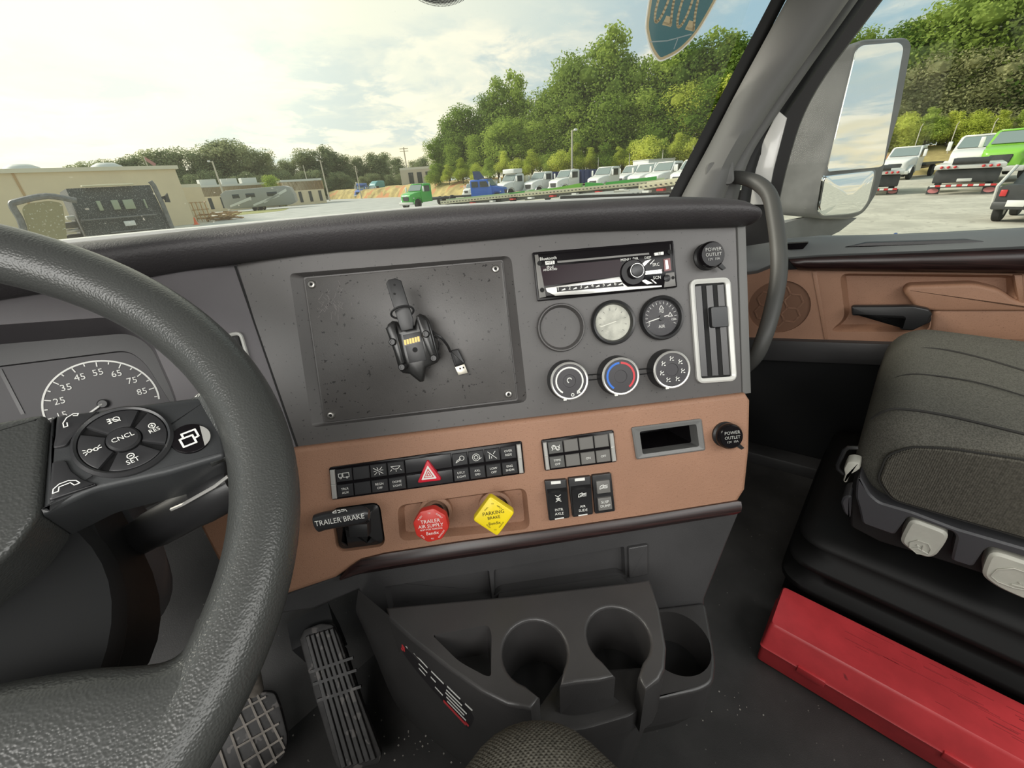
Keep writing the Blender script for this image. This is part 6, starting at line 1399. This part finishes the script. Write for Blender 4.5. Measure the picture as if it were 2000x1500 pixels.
carrier('car carrier with green deck gear in the middle of the row', (1010, 381, 44), (1300, 354, 42), M_creamp, M_grn, 2.4, ((.15, .45, .2, .5, M_grn2), (.48, .60, .5, .3, M_grn), (.62, .95, .35, .45, M_grn)))
carrier('white car carrier nearest the dashboard edge', (1080, 392, 37), (1330, 369, 36), M_whit, M_conc, 2.2, ((.5, .62, .3, .2, M_conc),))
carrier('white-railed car carrier beside the windshield pillar', (1250, 365, 34), (1440, 340, 33), M_creamp, M_whit, 2.3)
# car carrier tails on the right
def tail(label, px, py, D, w, yaw_off=0.):
    z = zat(px, py, D); d_ = hdir(px); a = math.atan2(-d_.y, -d_.x) + yaw_off      # local x points at the camera
    t = thing('car_carrier_tail', label, 'flatbed', Matrix.Translation(gp(px, D)) @ Matrix.Rotation(a, 4, 'Z')); h = w / 2
    MB().box((-2.6, 0, z), (5.4, w, .14), .03).build('deck', M_whit, t); MB().box((.06, 0, z - .06), (.16, w * 1.02, .20), .03).build('rear_beam', M_hub, t)
    for i in (-.40, -.30, -.20, .20, .30, .40): MB().ball((.17, i * w, z - .05), .075, 5).build('tail_light', M_rlens, t)
    MB().box((-.6, 0, z - .52), (1.0, w * .95, .66), .05).build('under_box', M_dkgrey, t); MB().tube([(.1, -w * .26, z + .22), (.1, w * .26, z + .22)], .16, 10).build('roller', M_dkgrey, t)
    MB().box((.06, 0, z - 1.0), (.14, w * .96, .16), .02).build('bumper_bar', M_dkgrey, t)
    for i in range(12): MB().box((.14, w * .96 * ((i + .5) / 12 - .5), z - .98), (.02, w * .078, .10)).build('reflector_tape', M_rlens if i % 2 else M_whit, t, 0)
    for s in (-1, 1):
        MB().box((-.1, s * w * .41, (z - 1.05) / 2 + .05), (.05, w * .20, z - 1.05), .01).build('mud_flap', M_dkgrey, t); MB().prism(circ(0, 0, w * .085, 20, .13), 0, .012).xf(Matrix(((0, 0, 1, -.07), (1, 0, 0, s * w * .41), (0, 1, 0, z * .16), (0, 0, 0, 1)))).build('flap_badge', mat_cache('pink_badge', (.55, .20, .20), .5), t, 0)
    MB().box((.02, 0, z - .72), (.12, w * .22, .16), .03).build('winch_plate', M_hub, t)
    wheels(t, (-2.6, -3.7), w * .40, .48)
tail('black car carrier tail with striped bumper, half hidden by the mirror', 1722, 336, 36.5, 2.6)
tail('black car carrier tail with striped bumper in front of the right-hand white truck', 1908, 322, 35.5, 2.7)
# dark vehicle cut by the right edge
dv = thing('black_pickup', 'black vehicle tail with a white plate cut by the right edge', 'vehicle', Matrix.Translation(gp(2085, 22)) @ Matrix.Rotation(facing(2085, 1, .15), 4, 'Z'))
MB().loft([[(x, y, z) for y, z in rpoly([(-1.0, .45), (1.0, .45), (.98, 1.15), (-.98, 1.15)], .1)] for x in (0, -2.2)]).build('body', M_dkgrey, dv, 50)
MB().loft([[(-.9, -.9, 1.15), (-.9, .9, 1.15), (-1.3, .75, 1.75), (-1.3, -.75, 1.75)], [(-2.9, -.9, 1.15), (-2.9, .9, 1.15), (-2.7, .75, 1.75), (-2.7, -.75, 1.75)]]).build('cabin', M_dkgl, dv, 0)
MB().box((.08, 0, .55), (.22, 2.0, .25), .05).build('bumper', M_dkgrey, dv); MB().box((.2, -.45, .62), (.03, .42, .20), .01).build('plate', M_whit, dv)
for s in (-1, 1): MB().box((.02, s * .85, .92), (.06, .16, .20), .02).build('tail_lamp', M_rlens, dv); MB().tube([(-.6, s * 1.12, .5), (-.5, s * 1.15, 1.1), (-1.0, s * 1.0, 1.7)], .05, 8).build('side_bar', M_hub, dv)
wheels(dv, (-.5, -2.6), .85, .4)
# ------------------------------------------------------------------ the dark truck ahead and the framed tarp beside it
zt = 24.0; rp = lambda px, py: ony(px, py, zt)
q = [rp(150, 373), rp(298, 355), rp(346, 462), rp(180, 490)]
da = thing('dark_truck', 'dark dirty truck back with small window slits parked ahead', 'truck', Matrix.Translation(V((2.4, zt, 0))))
x0, x1, z0, z1 = 1.35, 3.95, .55, (q[0].z + q[1].z) / 2
MB().loft([[(x0 - .1, zt, z0), (x1 + .15, zt, z0), (x1 + .05, zt + .35, z1), (x0 + .05, zt + .35, z1)], [(x0 - .1, zt + 5, z0), (x1 + .15, zt + 5, z0), (x1 + .05, zt + 5, z1), (x0 + .05, zt + 5, z1)]]).build('rear_wall', M_dirty, da, 0, world=True)
MB().box(((x0 + x1) / 2, zt + .25, z1 + .06), (1.6, .3, .06), .02).build('top_rail', M_creamp, da, world=True)
for px, py, w in ((195, 402, .13), (226, 400, .22), (252, 399, .34), (284, 398, .06)):
    c_ = ony(px, py, zt + .12); MB().box((c_.x, zt + .10, c_.z), (w, .12, .36), .02).build('window', mat_cache('pale_window', (.34, .38, .27), .3), da, world=True)
for py, a_, c_ in ((424, x0, x1 - .2), (452, x0 + .7, x1 - .5)): zc = ony(240, py, zt).z; MB().box(((a_ + c_) / 2, zt - .02, zc), (c_ - a_, .14, .06), .02).build('ledge', M_mhouse, da, world=True)
c_ = ony(254, 436, zt - .05); MB().box((c_.x, zt - .04, c_.z), (.36, .04, .19), .01).build('licence_plate', M_whit, da, world=True)
MB().tube([rp(340, 455), rp(318, 400), rp(300, 362), rp(293, 354)], .09, 8).build('exhaust_stack', M_mhouse, da, world=True); MB().tube([rp(328, 395), rp(324, 380), rp(318, 388)], .10, 8).build('side_box', M_dkgrey, da, world=True)
wheels(da, (0,), 1.1); 
ta = thing('tarp_trailer', 'olive tarp in a grey tube frame left of the dark truck', 'trailer', Matrix.Translation(V((.3, 23.5, 0)))); yt = 23.0; rp = lambda px, py: ony(px, py, yt)
MB().tube(cat([rp(52, 470), rp(40, 430), rp(24, 402), rp(34, 394), rp(92, 383), rp(150, 392)], 4), .10, 8).build('frame_tube', M_mhouse, ta, world=True)
fpts = [(p.x, p.z) for p in (rp(62, 470), rp(42, 408), rp(52, 398), rp(95, 392), rp(122, 396), rp(132, 470))]
MB().loft([[(x, yt, z) for x, z in rpoly(fpts, .15)], [(x, yt + 2.5, z) for x, z in rpoly(fpts, .15)]]).build('tarp', M_olive, ta, 0, world=True)
pk_ = thing('white_pickup', 'white and chrome pickup tail between tarp frame and dark truck', 'vehicle', Matrix.Translation(V((1.1, 26, 0)))); rp = lambda px, py: ony(px, py, 26.0)
for a_, c_, y0_, y1_, nm, mm_ in ((126, 162, 432, 447, 'tailgate', M_mhouse), (127, 163, 446, 455, 'chrome_bumper', M_silver), (132, 158, 420, 430, 'rear_window', M_whit), (130, 165, 456, 470, 'under_guard', M_dkgrey)):
    A, B2 = rp(a_, y1_), rp(c_, y0_); MB().box(((A.x + B2.x) / 2, 26.3, (A.z + B2.z) / 2), (abs(B2.x - A.x), .8, abs(B2.z - A.z)), .03).build(nm, mm_, pk_, world=True)
# ------------------------------------------------------------------ white trailer, timber heap, cone
wt_ = thing('white_trailer', 'white and grey camper trailer parked before the low tan building', 'trailer', Matrix.Translation(gp(505, 100))); a_ = facing(505, .25, -1); wt_.matrix_basis = Matrix.Translation(gp(505, 100)) @ Matrix.Rotation(a_, 4, 'Z')
hh = zat(505, 366, 100); sec = lambda x, za, zb: [(x, y, z) for y, z in rpoly([(-1.3, za), (1.3, za), (1.3, zb), (-1.3, zb)], .15, 2)]
MB().loft([sec(-6, .8, hh * .80), sec(-5, .6, hh * .95), sec(5.2, .6, hh), sec(6.2, .9, hh * .92), sec(6.6, 1.2, hh * .6)]).build('body', mat_cache('grey_camper', (.36, .36, .33), .5), wt_, 30)
for x, w in ((-3.5, 1.2), (-1, 1.6), (2.8, 1.8)):
    for s in (1, -1): MB().box((x, s * 1.31, hh * .68), (w, .04, .7), .02).build('window', M_dkgl, wt_)
for x0_, z0_, x1_, z1_ in ((-5, .9, -1, hh * .5), (-1, .8, 4, hh * .55), (1, 1.2, 5.5, hh * .75)):
    for s in (1, -1): MB().loft([[(x0_, s * 1.32, z0_), (x0_, s * 1.34, z0_), (x0_, s * 1.34, z0_ + .35), (x0_, s * 1.32, z0_ + .35)], [(x1_, s * 1.32, z1_), (x1_, s * 1.34, z1_), (x1_, s * 1.34, z1_ + .5), (x1_, s * 1.32, z1_ + .5)]]).build('swoosh', M_whit, wt_, 0)
wheels(wt_, (-1.0, .1), 1.15, .4)
for i in range(30):
    c_ = gp(rnd.uniform(388, 452), rnd.uniform(65, 69)); lay = i // 10; l = rnd.uniform(1.6, 2.6)
    o = MB().box((0, 0, 0), (l, rnd.uniform(.14, .24), rnd.uniform(.10, .18)), .02).build('timber', M_timb if i % 4 else M_orange, None, 20)
    o.matrix_basis = Matrix.Translation(c_ + UP * (.12 + .30 * lay + rnd.uniform(0, .12))) @ Matrix.Rotation(rnd.uniform(0, 3.1), 4, 'Z') @ Matrix.Rotation(rnd.uniform(-.22, .22), 4, 'Y')
    tag(o, 'rough timber length in the tumbled heap by the warehouse corner', 'timber', 'timbers in the heap')
cn = thing('traffic_cone', 'small orange cone at the foot of the warehouse corner', 'cone', Matrix.Translation(gp(367, 61))); MB().lathe([(.24, 0), (.20, .05), (.05, .75), (.001, .78)], 12).build('cone_body', mat_cache('cone_orange', (.8, .14, .04), .5), cn); MB().box((0, 0, .025), (.55, .55, .05), .01).build('foot', mat_cache('cone_orange', (.8, .14, .04), .5), cn)
bl_ = thing('blue_marker', 'small blue tip just above the door rail outside', 'marker', Matrix.Translation(at(1748, 461, 1.42))); MB().ball((0, 0, 0), .016, 6, (1.3, .5, .7)).build('tip', M_blu, bl_); MB().tube([(0, 0, 0), (.0, .0, -.10)], .006, 6).build('stalk', M_dkgrey, bl_)
